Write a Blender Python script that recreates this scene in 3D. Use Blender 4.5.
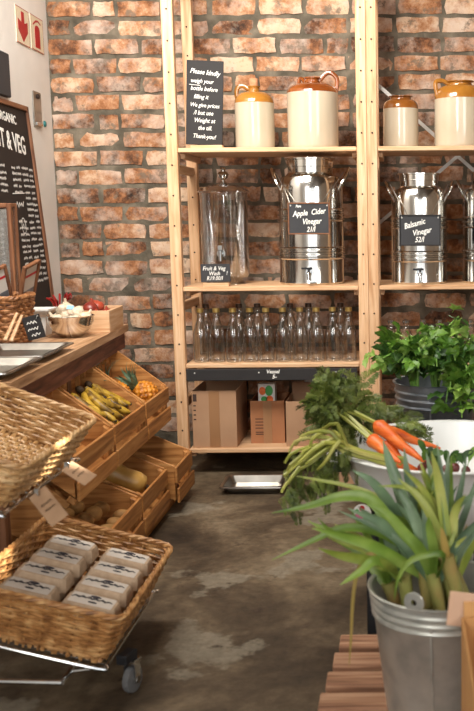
import bpy, bmesh, math, random
from mathutils import Vector, Matrix, Euler
random.seed(7)
rnd = random.uniform
PI = math.pi
S = bpy.context.scene
COL = S.collection
for o in list(bpy.data.objects): bpy.data.objects.remove(o)

# ------------------------------------------------------------------ camera
FPX, CX, CY, HC = 1000.0, 400.0, 355.5, 1.22
PITCH, ROLL = math.atan(.1405), .008
cF = Vector((0, math.cos(PITCH), -math.sin(PITCH)))
_U = Vector((0, math.sin(PITCH), math.cos(PITCH))); _R = Vector((1, 0, 0))
cU = _U*math.cos(ROLL) + _R*math.sin(ROLL)
cR = _R*math.cos(ROLL) - _U*math.sin(ROLL)
cam_d = bpy.data.cameras.new('camera'); cam = bpy.data.objects.new('camera', cam_d); COL.objects.link(cam)
cam_d.sensor_fit = 'VERTICAL'; cam_d.sensor_height = 36; cam_d.sensor_width = 24
cam_d.lens = FPX/711*36; cam_d.shift_x = (237-CX)/711; cam_d.shift_y = 0
cam_d.clip_start = .05
M4 = Matrix((cR, cU, -cF)).transposed().to_4x4(); M4.translation = (0, 0, HC); cam.matrix_world = M4
cam_d.dof.use_dof = True; cam_d.dof.focus_distance = 4.6; cam_d.dof.aperture_fstop = 5.0
S.camera = cam

# ------------------------------------------------------------------ world, lights, exposure
W = bpy.data.worlds.new('world'); S.world = W; W.use_nodes = True
bg = W.node_tree.nodes['Background']; bg.inputs[0].default_value = (.96, .98, 1, 1); bg.inputs[1].default_value = 1.2
def area(name, loc, target, sx, sy, power, col=(1, 1, 1)):
    l = bpy.data.lights.new(name, 'AREA'); l.shape = 'RECTANGLE'; l.size = sx; l.size_y = sy; l.energy = power; l.color = col
    o = bpy.data.objects.new(name, l); COL.objects.link(o); o.location = loc
    o.rotation_euler = (Vector(target)-Vector(loc)).to_track_quat('-Z', 'Y').to_euler(); return o
area('skylight_lamp', (-.95, 3.1, 2.95), (-.6, 5.2, 1.75), 1.3, 1.0, 112, (1, .955, .885))
area('window_light', (-1.3, -1.2, 2.2), (-.6, 5, 1.2), 1.1, 1.5, 52, (1, .97, .93))
area('window_light', (1.9, .2, 2.0), (-.3, 4.6, 1.2), 1.0, 1.4, 20, (1, .96, .91))
sp = bpy.data.lights.new('sunbeam_spot', 'SPOT'); sp.energy = 900; sp.spot_size = math.radians(3.0); sp.spot_blend = .5; sp.shadow_soft_size = .02  # narrow spot added in place of the sunbeam on the upper tray
spo = bpy.data.objects.new('sunbeam_spot', sp); COL.objects.link(spo); spo.location = (.9, 2.0, 2.6)
spo.rotation_euler = (Vector((-.865, 2.50, .60))-spo.location).to_track_quat('-Z', 'Y').to_euler(); sp.color = (1, .95, .85)
S.view_settings.view_transform = 'Standard'; S.view_settings.look = 'None'; S.view_settings.gamma = 1
S.view_settings.use_curve_mapping = False
S.view_settings.exposure = 0.66

def ray(x, y): return cF + cR*((x-CX)/FPX) - cU*((y-CY)/FPX)
def aty(x, y, Y): d = ray(x, y); return Vector((0, 0, HC)) + d*(Y/d.y)
def atz(x, y, Z): d = ray(x, y); return Vector((0, 0, HC)) + d*((Z-HC)/d.z)

# ------------------------------------------------------------------ materials
MATS = {}
def L(c):  # sRGB 0..255 -> linear
    return tuple(((v/255)/12.92 if v/255 <= .04045 else ((v/255+.055)/1.055)**2.4) for v in c) + (1,)
def mat(name, cols, rough=.6, metal=0, scale=8, stretch=(1, 1, 1), bump=0, bscale=60, vary=0, detail=4, world=False,
        transl=0, spec=.5, dist=0, coat=0, rand_off=True):
    """cols: list of sRGB colours spread over a noise ramp."""
    m = bpy.data.materials.new(name); m.use_nodes = True; nt = m.node_tree; N = nt.nodes; K = nt.links
    b = N['Principled BSDF']; b.inputs['Roughness'].default_value = rough; b.inputs['Metallic'].default_value = metal
    b.inputs['Specular IOR Level'].default_value = spec; b.inputs['Coat Weight'].default_value = coat
    if world: g = N.new('ShaderNodeNewGeometry'); src = g.outputs['Position']
    else: g = N.new('ShaderNodeTexCoord'); src = g.outputs['Object']
    oi = N.new('ShaderNodeObjectInfo')
    if rand_off:
        ad = N.new('ShaderNodeVectorMath'); ad.operation = 'ADD'; K.new(src, ad.inputs[0])
        sc = N.new('ShaderNodeMath'); sc.operation = 'MULTIPLY'; sc.inputs[1].default_value = 37; K.new(oi.outputs['Random'], sc.inputs[0]); K.new(sc.outputs[0], ad.inputs[1]); src = ad.outputs[0]
    mp = N.new('ShaderNodeMapping'); mp.inputs['Scale'].default_value = stretch; K.new(src, mp.inputs[0])
    nz = N.new('ShaderNodeTexNoise'); nz.inputs['Scale'].default_value = scale; nz.inputs['Detail'].default_value = detail; nz.inputs['Distortion'].default_value = dist
    K.new(mp.outputs[0], nz.inputs['Vector'])
    cr = N.new('ShaderNodeValToRGB'); e = cr.color_ramp.elements
    n = len(cols)
    pos = [.5] if n == 1 else [.3+.4*i/(n-1) for i in range(n)]
    while len(e) < n: e.new(.5)
    while len(e) > max(n, 1): e.remove(e[-1])
    for i in range(n): e[i].position = pos[i]; e[i].color = L(cols[i])
    K.new(nz.outputs['Fac'], cr.inputs[0]); out = cr.outputs[0]
    if vary:
        hs = N.new('ShaderNodeHueSaturation'); mr = N.new('ShaderNodeMapRange'); mr.inputs[3].default_value = 1-vary; mr.inputs[4].default_value = 1+vary
        K.new(oi.outputs['Random'], mr.inputs[0]); K.new(mr.outputs[0], hs.inputs['Value']); K.new(out, hs.inputs['Color']); out = hs.outputs[0]
    K.new(out, b.inputs['Base Color'])
    if bump:
        n2 = N.new('ShaderNodeTexNoise'); n2.inputs['Scale'].default_value = bscale; n2.inputs['Detail'].default_value = 4; K.new(mp.outputs[0], n2.inputs['Vector'])
        bp = N.new('ShaderNodeBump'); bp.inputs['Strength'].default_value = bump; bp.inputs['Distance'].default_value = .01
        K.new(n2.outputs['Fac'], bp.inputs['Height']); K.new(bp.outputs[0], b.inputs['Normal'])
    if transl:
        tr = N.new('ShaderNodeBsdfTranslucent'); K.new(out, tr.inputs[0]); mx = N.new('ShaderNodeMixShader'); mx.inputs[0].default_value = transl
        K.new(b.outputs[0], mx.inputs[1]); K.new(tr.outputs[0], mx.inputs[2]); K.new(mx.outputs[0], N['Material Output'].inputs[0])
    MATS[name] = m; return m
def wood(name, cols, rough=.55, along='x', vary=.08, scale=6, bump=.15, spec=.35):
    st = {'x': (.6, 9, 9), 'y': (9, .6, 9), 'z': (9, 9, .6)}[along]
    return mat(name, cols, rough=rough, scale=scale, stretch=st, bump=bump, bscale=12, vary=vary, dist=.6, spec=spec)
def woods(name, cols, **k): return {a: wood(name+'_'+a, cols, along=a, **k) for a in 'xyz'}
def glass(name, tint=(.93, .95, .94), gl=.06, edge=.55):
    m = bpy.data.materials.new(name); m.use_nodes = True; nt = m.node_tree; N = nt.nodes; K = nt.links
    N.remove(N['Principled BSDF'])
    t = N.new('ShaderNodeBsdfTransparent'); t.inputs[0].default_value = tint+(1,)
    lw0 = N.new('ShaderNodeLayerWeight'); lw0.inputs[0].default_value = .5; cm = N.new('ShaderNodeMix'); cm.data_type = 'RGBA'; K.new(lw0.outputs['Facing'], cm.inputs[0])
    cm.inputs[6].default_value = tint+(1,); cm.inputs[7].default_value = tuple(v*edge for v in tint)+(1,); K.new(cm.outputs[2], t.inputs[0])
    g = N.new('ShaderNodeBsdfGlossy'); g.inputs['Roughness'].default_value = .03; g.inputs[0].default_value = (1, 1, 1, 1)
    lw = N.new('ShaderNodeLayerWeight'); lw.inputs[0].default_value = .35
    mr = N.new('ShaderNodeMapRange'); mr.inputs[3].default_value = gl; mr.inputs[4].default_value = .75
    K.new(lw.outputs['Facing'], mr.inputs[0])
    mx = N.new('ShaderNodeMixShader'); K.new(mr.outputs[0], mx.inputs[0]); K.new(t.outputs[0], mx.inputs[1]); K.new(g.outputs[0], mx.inputs[2])
    K.new(mx.outputs[0], N['Material Output'].inputs[0]); MATS[name] = m; return m

pine = woods('pine', [(186, 138, 96), (210, 168, 128), (222, 188, 152)], vary=.05)
cratew = woods('crate_wood', [(132, 82, 40), (178, 120, 64), (200, 146, 88)], vary=.12)
topw = woods('counter_wood', [(146, 106, 74), (186, 144, 106), (208, 170, 134)], rough=.4, vary=.08)
redw = woods('apron_wood', [(62, 26, 18), (104, 54, 38), (136, 84, 62)], rough=.5)
pallw = woods('pallet_wood', [(116, 80, 60), (164, 122, 94), (188, 150, 120)], rough=.8, vary=.12)
framew = woods('frame_wood', [(78, 46, 30), (118, 76, 50), (142, 96, 66)])
m_steel = mat('polished_steel', [(205, 203, 198), (225, 222, 216)], rough=.13, metal=1, scale=3)
m_brush = mat('brushed_steel', [(150, 146, 140), (190, 186, 178)], rough=.3, metal=1, scale=10)
m_chrome = mat('chrome', [(210, 212, 212)], rough=.15, metal=1)
m_zinc = mat('galvanised_zinc', [(158, 160, 154), (186, 186, 178), (202, 202, 194)], rough=.38, metal=.45, scale=14, bump=.05, bscale=20)
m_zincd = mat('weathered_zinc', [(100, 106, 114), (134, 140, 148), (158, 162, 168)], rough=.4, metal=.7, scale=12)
m_cream = mat('cream_glaze', [(184, 170, 146), (198, 186, 164)], rough=.14, scale=4, coat=.4)
m_ochre = mat('ochre_glaze', [(142, 88, 28), (178, 122, 50)], rough=.12, scale=8, coat=.5)
m_brown = mat('brown_glaze', [(110, 52, 18), (158, 88, 36)], rough=.12, scale=9, coat=.5)
m_tan = mat('amber_glaze', [(120, 66, 22), (164, 104, 44)], rough=.14, scale=9, coat=.5)
m_cork = mat('cork', [(170, 112, 78), (200, 146, 108)], rough=.9, scale=60)
m_board = mat('chalkboard', [(30, 27, 27), (40, 37, 37)], rough=.75, scale=5)
m_board2 = mat('slate_board', [(44, 44, 47), (54, 54, 57)], rough=.7, scale=5)
m_bboard = mat('menu_blackboard', [(20, 13, 11), (30, 21, 18)], rough=.7, scale=5)
m_chalk = mat('chalk', [(236, 234, 228)], rough=.95)
m_chalkg = mat('chalk_green', [(120, 190, 140)], rough=.95)
m_white = mat('white_paint', [(224, 221, 214), (236, 233, 227)], rough=.7, scale=3, bump=.25, bscale=14, spec=.3)
m_ceil = mat('ceiling_timber', [(92, 78, 64), (116, 100, 84)], rough=.8, scale=3)
m_rwall = mat('plastered_wall', [(150, 132, 114), (168, 150, 132)], rough=.9, scale=3)
m_enamel = mat('white_enamel', [(226, 228, 226), (236, 238, 236)], rough=.25, scale=4)
m_plast = mat('white_plastic', [(222, 220, 214)], rough=.4)
m_red = mat('sign_red', [(176, 12, 26)], rough=.4)
m_signb = mat('sign_beige', [(226, 214, 184), (234, 224, 198)], rough=.35)
m_brace = mat('white_metal', [(206, 204, 198)], rough=.4)
m_hole = mat('hole_dark', [(40, 24, 14)], rough=.9)
m_card = mat('cardboard', [(160, 122, 92), (176, 138, 106)], rough=.85, scale=5, vary=.05)
m_tape = mat('parcel_tape', [(146, 106, 72), (156, 116, 82)], rough=.3, scale=4)
m_print = mat('dark_print', [(58, 40, 32)], rough=.8)
m_kraft = mat('kraft_tag', [(158, 124, 94), (178, 144, 112)], rough=.85, scale=20)
m_wick = mat('wicker', [(126, 82, 42), (172, 122, 70), (204, 160, 106)], rough=.5, scale=26, detail=2, bump=.15, bscale=90)
m_wickl = mat('pale_wicker', [(150, 108, 64), (196, 154, 102), (222, 188, 140)], rough=.45, scale=26, detail=2, bump=.15, bscale=90)
m_wickd = mat('brown_wicker', [(96, 56, 30), (150, 98, 56), (184, 136, 92)], rough=.5, scale=30, detail=2)
m_carton = mat('pulp_carton', [(168, 144, 118), (186, 162, 136)], rough=.95, scale=60, bump=.15, bscale=200)
m_label = mat('carton_label', [(192, 184, 174), (202, 194, 184)], rough=.6)
m_ink = mat('ink', [(34, 34, 46)], rough=.7)
m_black = mat('black_plastic', [(22, 23, 26), (32, 33, 37)], rough=.5, scale=6)
m_rubber = mat('rubber_grey', [(92, 92, 92), (120, 120, 120)], rough=.6)
m_gold = mat('gold_cap', [(178, 148, 84), (200, 172, 108)], rough=.3, metal=.8)
m_dcap = mat('dark_cap', [(74, 56, 44)], rough=.4, metal=.5)
m_glass = glass('clear_glass', (.97, .98, .975), .12, .5)
m_glassd = glass('dispenser_glass', (.98, .98, .975), .12, .72)
m_pane = glass('pane', (.94, .95, .95), .12)
m_soil = mat('shadowed_soil', [(40, 30, 20), (60, 46, 30)], rough=.95, scale=40)  # dark brown soil in two mottled tones
m_cel = [mat('celery_leaf_%s' % n, c, rough=.42, scale=22, vary=.28, transl=.22) for n, c in
         (('mid', [(56, 94, 26), (86, 126, 42), (114, 148, 60)]), ('dark', [(34, 66, 24), (54, 90, 34), (74, 110, 46)]), ('light', [(96, 138, 48), (128, 162, 68), (152, 178, 94)]))]
m_stalk = mat('celery_stalk', [(110, 158, 66), (146, 186, 96)], rough=.4, scale=10, stretch=(4, 4, .6))
m_frond = mat('carrot_frond', [(56, 74, 26), (98, 114, 48), (146, 154, 82)], rough=.5, scale=14, vary=.45, transl=.15)
m_stem = mat('carrot_stem', [(120, 132, 48), (158, 160, 74), (178, 170, 98)], rough=.45, scale=9, vary=.15)
m_carrot = mat('carrot', [(206, 84, 26), (232, 110, 40), (240, 134, 62)], rough=.45, scale=14, stretch=(1, 1, 5), bump=.2, bscale=14, vary=.1)
m_leek = [mat('leek_leaf_%s' % n, c, rough=.4, scale=9, vary=.14, transl=.15) for n, c in
          (('green', [(80, 112, 38), (118, 148, 58), (148, 172, 84)]), ('blue', [(82, 108, 82), (114, 140, 106), (148, 170, 136)]), ('yellow', [(120, 140, 52), (158, 172, 78), (186, 188, 108)]), ('dry', [(150, 132, 66), (176, 150, 84)]))]
m_shaft = mat('leek_shaft', [(112, 118, 54), (150, 150, 84), (162, 130, 80)], rough=.45, scale=9)
m_banana = mat('banana_skin', [(58, 40, 14), (128, 96, 26), (182, 144, 40), (194, 158, 56)], rough=.5, scale=26, vary=.12)
m_btip = mat('banana_tip', [(44, 30, 16), (74, 52, 22)], rough=.7)
m_pine_a = mat('pineapple_skin', [(120, 64, 16), (196, 120, 28), (222, 152, 48)], rough=.5, scale=40, bump=.2)
m_pine_l = mat('pineapple_leaf', [(46, 66, 48), (82, 104, 78), (118, 136, 108)], rough=.5, scale=16, vary=.2)
m_squash = mat('butternut_skin', [(170, 122, 52), (196, 150, 76), (206, 164, 92)], rough=.4, scale=7, coat=.15)
m_potato = mat('potato_skin', [(134, 92, 44), (170, 124, 68), (188, 146, 88)], rough=.7, scale=16, bump=.2, vary=.12)
m_swp = mat('sweet_potato_skin', [(96, 44, 30), (128, 66, 42)], rough=.7, scale=14, vary=.1)
m_garlic = mat('garlic_skin', [(186, 166, 138), (212, 198, 174), (196, 166, 142)], rough=.6, scale=16, stretch=(3, 3, .6), vary=.06)
m_onion = mat('red_onion_skin', [(120, 38, 30), (158, 66, 46)], rough=.35, scale=14, vary=.15)
m_chilli = mat('red_chilli', [(120, 20, 20), (156, 36, 32)], rough=.3, scale=10)
m_blue = mat('blue_paper', [(128, 176, 214), (150, 192, 222)], rough=.7)
m_radish = mat('radish_skin', [(86, 36, 34), (122, 54, 50)], rough=.35, scale=10)
m_pink = mat('sticker_pink', [(214, 60, 140)], rough=.4)
m_green = mat('sticker_green', [(70, 160, 80)], rough=.4)

def brick_mat():
    m = bpy.data.materials.new('clay_brick'); m.use_nodes = True; nt = m.node_tree; N = nt.nodes; K = nt.links; b = N['Principled BSDF']
    b.inputs['Roughness'].default_value = .85; b.inputs['Specular IOR Level'].default_value = .25
    g = N.new('ShaderNodeNewGeometry'); oi = N.new('ShaderNodeObjectInfo')
    sc = N.new('ShaderNodeMath'); sc.operation = 'MULTIPLY'; sc.inputs[1].default_value = 23; K.new(oi.outputs['Random'], sc.inputs[0])
    ad = N.new('ShaderNodeVectorMath'); K.new(g.outputs['Position'], ad.inputs[0]); K.new(sc.outputs[0], ad.inputs[1])
    n1 = N.new('ShaderNodeTexNoise'); n1.inputs['Scale'].default_value = 11; n1.inputs['Detail'].default_value = 7; n1.inputs['Roughness'].default_value = .72; K.new(ad.outputs[0], n1.inputs['Vector'])
    mr = N.new('ShaderNodeMapRange'); mr.inputs[3].default_value = -.13; mr.inputs[4].default_value = .13; K.new(oi.outputs['Random'], mr.inputs[0])
    a2 = N.new('ShaderNodeMath'); K.new(n1.outputs['Fac'], a2.inputs[0]); K.new(mr.outputs[0], a2.inputs[1])
    cr = N.new('ShaderNodeValToRGB'); e = cr.color_ramp.elements
    for i, (p, c) in enumerate([(.27, (46, 36, 30)), (.4, (106, 70, 48)), (.49, (150, 100, 66)), (.57, (174, 128, 94)), (.68, (202, 172, 144))]):
        if i > 1: e.new(p)
        e[i].position = p; e[i].color = L(c)
    K.new(a2.outputs[0], cr.inputs[0])
    n2 = N.new('ShaderNodeTexNoise'); n2.inputs['Scale'].default_value = 5; n2.inputs['Detail'].default_value = 7; n2.inputs['Roughness'].default_value = .72; K.new(g.outputs['Position'], n2.inputs['Vector'])
    c2 = N.new('ShaderNodeValToRGB'); c2.color_ramp.elements[0].position = .46; c2.color_ramp.elements[1].position = .66; K.new(n2.outputs['Fac'], c2.inputs[0])
    c2.color_ramp.elements[1].color = (.75, .75, .75, 1)
    mx = N.new('ShaderNodeMix'); mx.data_type = 'RGBA'; K.new(c2.outputs[0], mx.inputs[0]); K.new(cr.outputs[0], mx.inputs[6]); mx.inputs[7].default_value = L((204, 184, 168))
    n4 = N.new('ShaderNodeTexNoise'); n4.inputs['Scale'].default_value = 13; n4.inputs['Detail'].default_value = 8; n4.inputs['Roughness'].default_value = .7; K.new(g.outputs['Position'], n4.inputs['Vector'])
    c4 = N.new('ShaderNodeValToRGB'); c4.color_ramp.elements[0].position = .55; c4.color_ramp.elements[1].position = .63; K.new(n4.outputs['Fac'], c4.inputs[0]); c4.color_ramp.elements[1].color = (.85, .85, .85, 1)
    m4 = N.new('ShaderNodeMix'); m4.data_type = 'RGBA'; K.new(c4.outputs[0], m4.inputs[0]); K.new(mx.outputs[2], m4.inputs[6]); m4.inputs[7].default_value = L((112, 98, 84))
    K.new(m4.outputs[2], b.inputs['Base Color'])
    n3 = N.new('ShaderNodeTexNoise'); n3.inputs['Scale'].default_value = 70; n3.inputs['Detail'].default_value = 5; K.new(g.outputs['Position'], n3.inputs['Vector'])
    bp = N.new('ShaderNodeBump'); bp.inputs['Strength'].default_value = .6; bp.inputs['Distance'].default_value = .006; K.new(n3.outputs['Fac'], bp.inputs['Height']); K.new(bp.outputs[0], b.inputs['Normal'])
    return m
m_brick = brick_mat()
m_mortar = mat('mortar', [(72, 66, 56), (100, 92, 79), (134, 123, 107)], rough=.95, scale=9, bump=.7, bscale=50, world=True, detail=7, spec=.2, rand_off=False)

def floor_mat():
    m = bpy.data.materials.new('worn_concrete'); m.use_nodes = True; nt = m.node_tree; N = nt.nodes; K = nt.links; b = N['Principled BSDF']
    g = N.new('ShaderNodeNewGeometry')
    def noise(s, d, r=.6, off=0, dist=0):
        n = N.new('ShaderNodeTexNoise'); n.inputs['Scale'].default_value = s; n.inputs['Detail'].default_value = d; n.inputs['Roughness'].default_value = r; n.inputs['Distortion'].default_value = dist
        mp = N.new('ShaderNodeMapping'); mp.inputs['Location'].default_value = (off, off*.7, 0); K.new(g.outputs['Position'], mp.inputs[0]); K.new(mp.outputs[0], n.inputs['Vector']); return n.outputs['Fac']
    cr = N.new('ShaderNodeValToRGB'); e = cr.color_ramp.elements
    for i, (p, c) in enumerate([(.3, (44, 35, 27)), (.46, (80, 67, 52)), (.55, (106, 91, 72)), (.7, (140, 125, 103))]):
        if i > 1: e.new(p)
        e[i].position = p; e[i].color = L(c)
    K.new(noise(2.2, 9, .62, 3.3, .4), cr.inputs[0])
    c2 = N.new('ShaderNodeValToRGB'); c2.color_ramp.elements[0].position = .56; c2.color_ramp.elements[1].position = .585; K.new(noise(1.7, 10, .6, 8.1), c2.inputs[0])
    c2.color_ramp.elements[1].color = (.7, .7, .7, 1)
    mx = N.new('ShaderNodeMix'); mx.data_type = 'RGBA'; K.new(c2.outputs[0], mx.inputs[0]); K.new(cr.outputs[0], mx.inputs[6]); mx.inputs[7].default_value = L((142, 134, 118))
    c3 = N.new('ShaderNodeValToRGB'); c3.color_ramp.elements[0].position = .63; c3.color_ramp.elements[1].position = .7; K.new(noise(9, 6, .6, 1.7), c3.inputs[0])
    m3 = N.new('ShaderNodeMix'); m3.data_type = 'RGBA'; K.new(c3.outputs[0], m3.inputs[0]); K.new(mx.outputs[2], m3.inputs[6]); m3.inputs[7].default_value = L((66, 52, 42))
    c5 = N.new('ShaderNodeValToRGB'); c5.color_ramp.elements[0].position = .35; c5.color_ramp.elements[1].position = .7; K.new(noise(26, 8, .75, 5.2), c5.inputs[0])
    c5.color_ramp.elements[0].color = (.62, .6, .58, 1); c5.color_ramp.elements[1].color = (1.12, 1.12, 1.1, 1)
    m5 = N.new('ShaderNodeMix'); m5.data_type = 'RGBA'; m5.blend_type = 'MULTIPLY'; m5.inputs[0].default_value = 1; K.new(m3.outputs[2], m5.inputs[6]); K.new(c5.outputs[0], m5.inputs[7])
    K.new(m5.outputs[2], b.inputs['Base Color']); b.inputs['Roughness'].default_value = .62; b.inputs['Specular IOR Level'].default_value = .3
    bp = N.new('ShaderNodeBump'); bp.inputs['Strength'].default_value = .35; bp.inputs['Distance'].default_value = .01; K.new(noise(18, 8), bp.inputs['Height']); K.new(bp.outputs[0], b.inputs['Normal'])
    return m
m_floor = floor_mat()

# ------------------------------------------------------------------ mesh helpers
def V(*a): return Vector(a)
class MB:
    def __init__(s): s.v = []; s.f = []
    def add(s, vs, fs, M=None):
        n = len(s.v)
        for q in vs: s.v.append(tuple(M @ Vector(q)) if M is not None else tuple(q))
        s.f += [tuple(i+n for i in f) for f in fs]; return s
    def box(s, c, d, b=None, M=None):
        if b is None: b = min(.003, min(d)*.2)
        h = [x/2 for x in d]; idx = {}; vs = []
        for sx in (-1, 1):
            for sy in (-1, 1):
                for sz in (-1, 1):
                    for a in range(3):
                        q = [(h[i] if i == a else h[i]-b)*(sx, sy, sz)[i]+c[i] for i in range(3)]
                        idx[(sx, sy, sz, a)] = len(vs); vs.append(q)
        fs = []
        sg = (-1, 1)
        for a in range(3):
            o = [i for i in range(3) if i != a]
            for t in sg:
                def key(p, q, a2=a):
                    k = [0, 0, 0]; k[a] = t; k[o[0]] = p; k[o[1]] = q; return idx[(k[0], k[1], k[2], a2)]
                fs.append((key(-1, -1), key(1, -1), key(1, 1), key(-1, 1)))
        for a in range(3):
            o = [i for i in range(3) if i != a]
            for p in sg:
                for q in sg:
                    def kk(t, ax):
                        k = [0, 0, 0]; k[a] = t; k[o[0]] = p; k[o[1]] = q; return idx[(k[0], k[1], k[2], ax)]
                    fs.append((kk(-1, o[0]), kk(1, o[0]), kk(1, o[1]), kk(-1, o[1])))
        for sx in sg:
            for sy in sg:
                for sz in sg: fs.append(tuple(idx[(sx, sy, sz, a)] for a in range(3)))
        return s.add(vs, fs, M)
    def tube(s, path, r, seg=8, caps=True, flat=1.0):
        P = [Vector(p) for p in path]; n = len(P)
        rr = r if isinstance(r, (list, tuple)) else [r]*n
        T = [(P[min(i+1, n-1)]-P[max(i-1, 0)]).normalized() for i in range(n)]
        up = Vector((0, 0, 1)) if abs(T[0].z) < .9 else Vector((1, 0, 0))
        nn = (up - T[0]*up.dot(T[0])).normalized(); base = len(s.v)
        for i in range(n):
            nn = (nn - T[i]*nn.dot(T[i]))
            nn = nn.normalized() if nn.length > 1e-6 else T[i].orthogonal().normalized()
            bb = T[i].cross(nn)
            for k in range(seg):
                a = 2*PI*k/seg; q = P[i] + nn*(math.cos(a)*rr[i]*flat) + bb*(math.sin(a)*rr[i]); s.v.append(tuple(q))
        for i in range(n-1):
            for k in range(seg):
                a = base+i*seg+k; b = base+i*seg+(k+1) % seg; s.f.append((a, b, b+seg, a+seg))
        if caps: s.f.append(tuple(base+k for k in range(seg))); s.f.append(tuple(base+(n-1)*seg+k for k in range(seg)))
        return s
    def lathe(s, prof, seg=32, c=(0, 0, 0), M=None, closed=False):
        vs = []; fs = []; rings = []
        for (r, z) in prof:
            if r < 1e-6: rings.append([len(vs)]); vs.append((c[0], c[1], c[2]+z))
            else:
                rings.append(list(range(len(vs), len(vs)+seg)))
                for k in range(seg): a = 2*PI*k/seg; vs.append((c[0]+r*math.cos(a), c[1]+r*math.sin(a), c[2]+z))
        pr = list(zip(rings, rings[1:])) + ([(rings[-1], rings[0])] if closed else [])
        for A, B in pr:
            for k in range(seg):
                k2 = (k+1) % seg
                if len(A) == 1 and len(B) == 1: continue
                if len(A) == 1: fs.append((A[0], B[k], B[k2]))
                elif len(B) == 1: fs.append((A[k], A[k2], B[0]))
                else: fs.append((A[k], A[k2], B[k2], B[k]))
        return s.add(vs, fs, M)
    def ell(s, c, r, M=None, seg=14, rings=8, wob=0, pw=1):
        prof = []; ph = [rnd(0, 6) for _ in range(4)]
        vs = [(0, 0, -r[2])]; fs = []
        for i in range(1, rings):
            t = -PI/2+PI*i/rings
            for k in range(seg):
                a = 2*PI*k/seg; w = 1+wob*(math.sin(2*a+ph[0]+t*2)+.6*math.sin(3*t+ph[1]+a))
                vs.append((r[0]*math.cos(t)*math.cos(a)*w, r[1]*math.cos(t)*math.sin(a)*w, r[2]*math.sin(t)*w))
        vs.append((0, 0, r[2]))
        for k in range(seg):
            fs.append((0, 1+(k+1) % seg, 1+k)); e = len(vs)-1; q = 1+(rings-2)*seg; fs.append((e, q+k, q+(k+1) % seg))
        for i in range(rings-2):
            for k in range(seg): a = 1+i*seg+k; b = 1+i*seg+(k+1) % seg; fs.append((a, b, b+seg, a+seg))
        T = Matrix.Translation(c) @ (M if M is not None else Matrix.Identity(4))
        return s.add(vs, fs, T)
    def prism(s, outline, d, M=None):
        """outline in XY, extruded to z=d"""
        n = len(outline); vs = [(x, y, 0) for x, y in outline]+[(x, y, d) for x, y in outline]
        fs = [tuple(range(n)), tuple(range(n, 2*n))]+[(i, (i+1) % n, n+(i+1) % n, n+i) for i in range(n)]
        return s.add(vs, fs, M)
    def mesh(s, name, smooth=False, ang=None, fixn=True):
        me = bpy.data.meshes.new(name); me.from_pydata(s.v, [], s.f); me.update()
        if fixn:
            bm = bmesh.new(); bm.from_mesh(me); bmesh.ops.recalc_face_normals(bm, faces=bm.faces); bm.to_mesh(me); bm.free()
        if smooth:
            for p in me.polygons: p.use_smooth = True
            if ang: me.set_sharp_from_angle(angle=math.radians(ang))
        return me
    def build(s, name, m, parent=None, smooth=False, ang=40, loc=None, rot=None, fixn=True):
        return put(name, s.mesh(name, smooth, ang, fixn), m, parent, loc, rot)
def put(name, me, m, parent=None, loc=None, rot=None):
    if m is not None and (not me.materials): me.materials.append(m)
    o = bpy.data.objects.new(name, me); COL.objects.link(o)
    if parent is not None: o.parent = parent
    if loc is not None: o.location = loc
    if rot is not None: o.rotation_euler = rot
    return o
def thing(name, label, cat, loc=(0, 0, 0), rot=(0, 0, 0), group=None):
    o = bpy.data.objects.new(name, None); o.empty_display_size = .05; COL.objects.link(o); o.location = loc; o.rotation_euler = rot
    return tag(o, label, cat, group)
def tag(o, label, cat, group=None):
    o['label'] = label; o['category'] = cat
    if group: o['group'] = group
    return o
def struct(o): o['kind'] = 'structure'; return o
def stuff(o): o['kind'] = 'stuff'; return o
def dup(root, loc, rot=None, label=None):
    r = root.copy(); COL.objects.link(r); r.location = loc
    if rot is not None: r.rotation_euler = rot
    if label: r['label'] = label
    for ch in list(root.children):
        c = ch.copy(); COL.objects.link(c); c.parent = r
        for g in list(ch.children):
            d = g.copy(); COL.objects.link(d); d.parent = c
    return r
def bx(name, c, d, m, parent=None, b=None): return MB().box(c, d, b).build(name, m, parent)
def text_mesh(body, size, shear=.0, align='CENTER', bold=0, ext=.0004, name='lettering', sp=1.0):
    cu = bpy.data.curves.new('t', 'FONT'); cu.body = body; cu.size = size; cu.shear = shear; cu.align_x = align; cu.align_y = 'CENTER'
    cu.extrude = ext; cu.resolution_u = 2; cu.offset = bold; cu.space_character = sp
    o = bpy.data.objects.new('t', cu); COL.objects.link(o)
    bpy.context.view_layer.update()
    me = bpy.data.meshes.new_from_object(o.evaluated_get(bpy.context.evaluated_depsgraph_get())); me.name = name
    bpy.data.objects.remove(o); bpy.data.curves.remove(cu); me.materials.clear(); return me
def frame(origin, xa, ya):
    """matrix with local x along xa, y along ya"""
    x = Vector(xa).normalized(); z = x.cross(Vector(ya)).normalized(); y = z.cross(x)
    M = Matrix((x, y, z)).transposed().to_4x4(); M.translation = origin; return M
def text(body, size, parent, M, m=None, sx=1, **k):
    me = text_mesh(body, size, **k); me.transform(M @ Matrix.Diagonal((sx, 1, 1, 1))); return put('lettering', me, m or m_chalk, parent)
def scribble(mb, x, y, w, h, r):
    """a word-like chalk squiggle in the XY plane"""
    n = max(3, int(w/(h*.45))); pts = []
    for i in range(n+1):
        pts.append((x+w*i/n, y+(h*.5 if i % 2 else -h*.5)*rnd(.3, 1), .0008))
    for a, b in zip(pts, pts[1:]): stroke(mb, a, b, r)
def stroke(mb, a, b, r):
    a = Vector(a); b = Vector(b); d = (b-a).normalized(); nrm = Vector((-d.y, d.x, 0))*r; e = d*r*.5
    mb.add([a-e+nrm, a-e-nrm, b+e-nrm, b+e+nrm], [(0, 1, 2, 3)])
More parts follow.
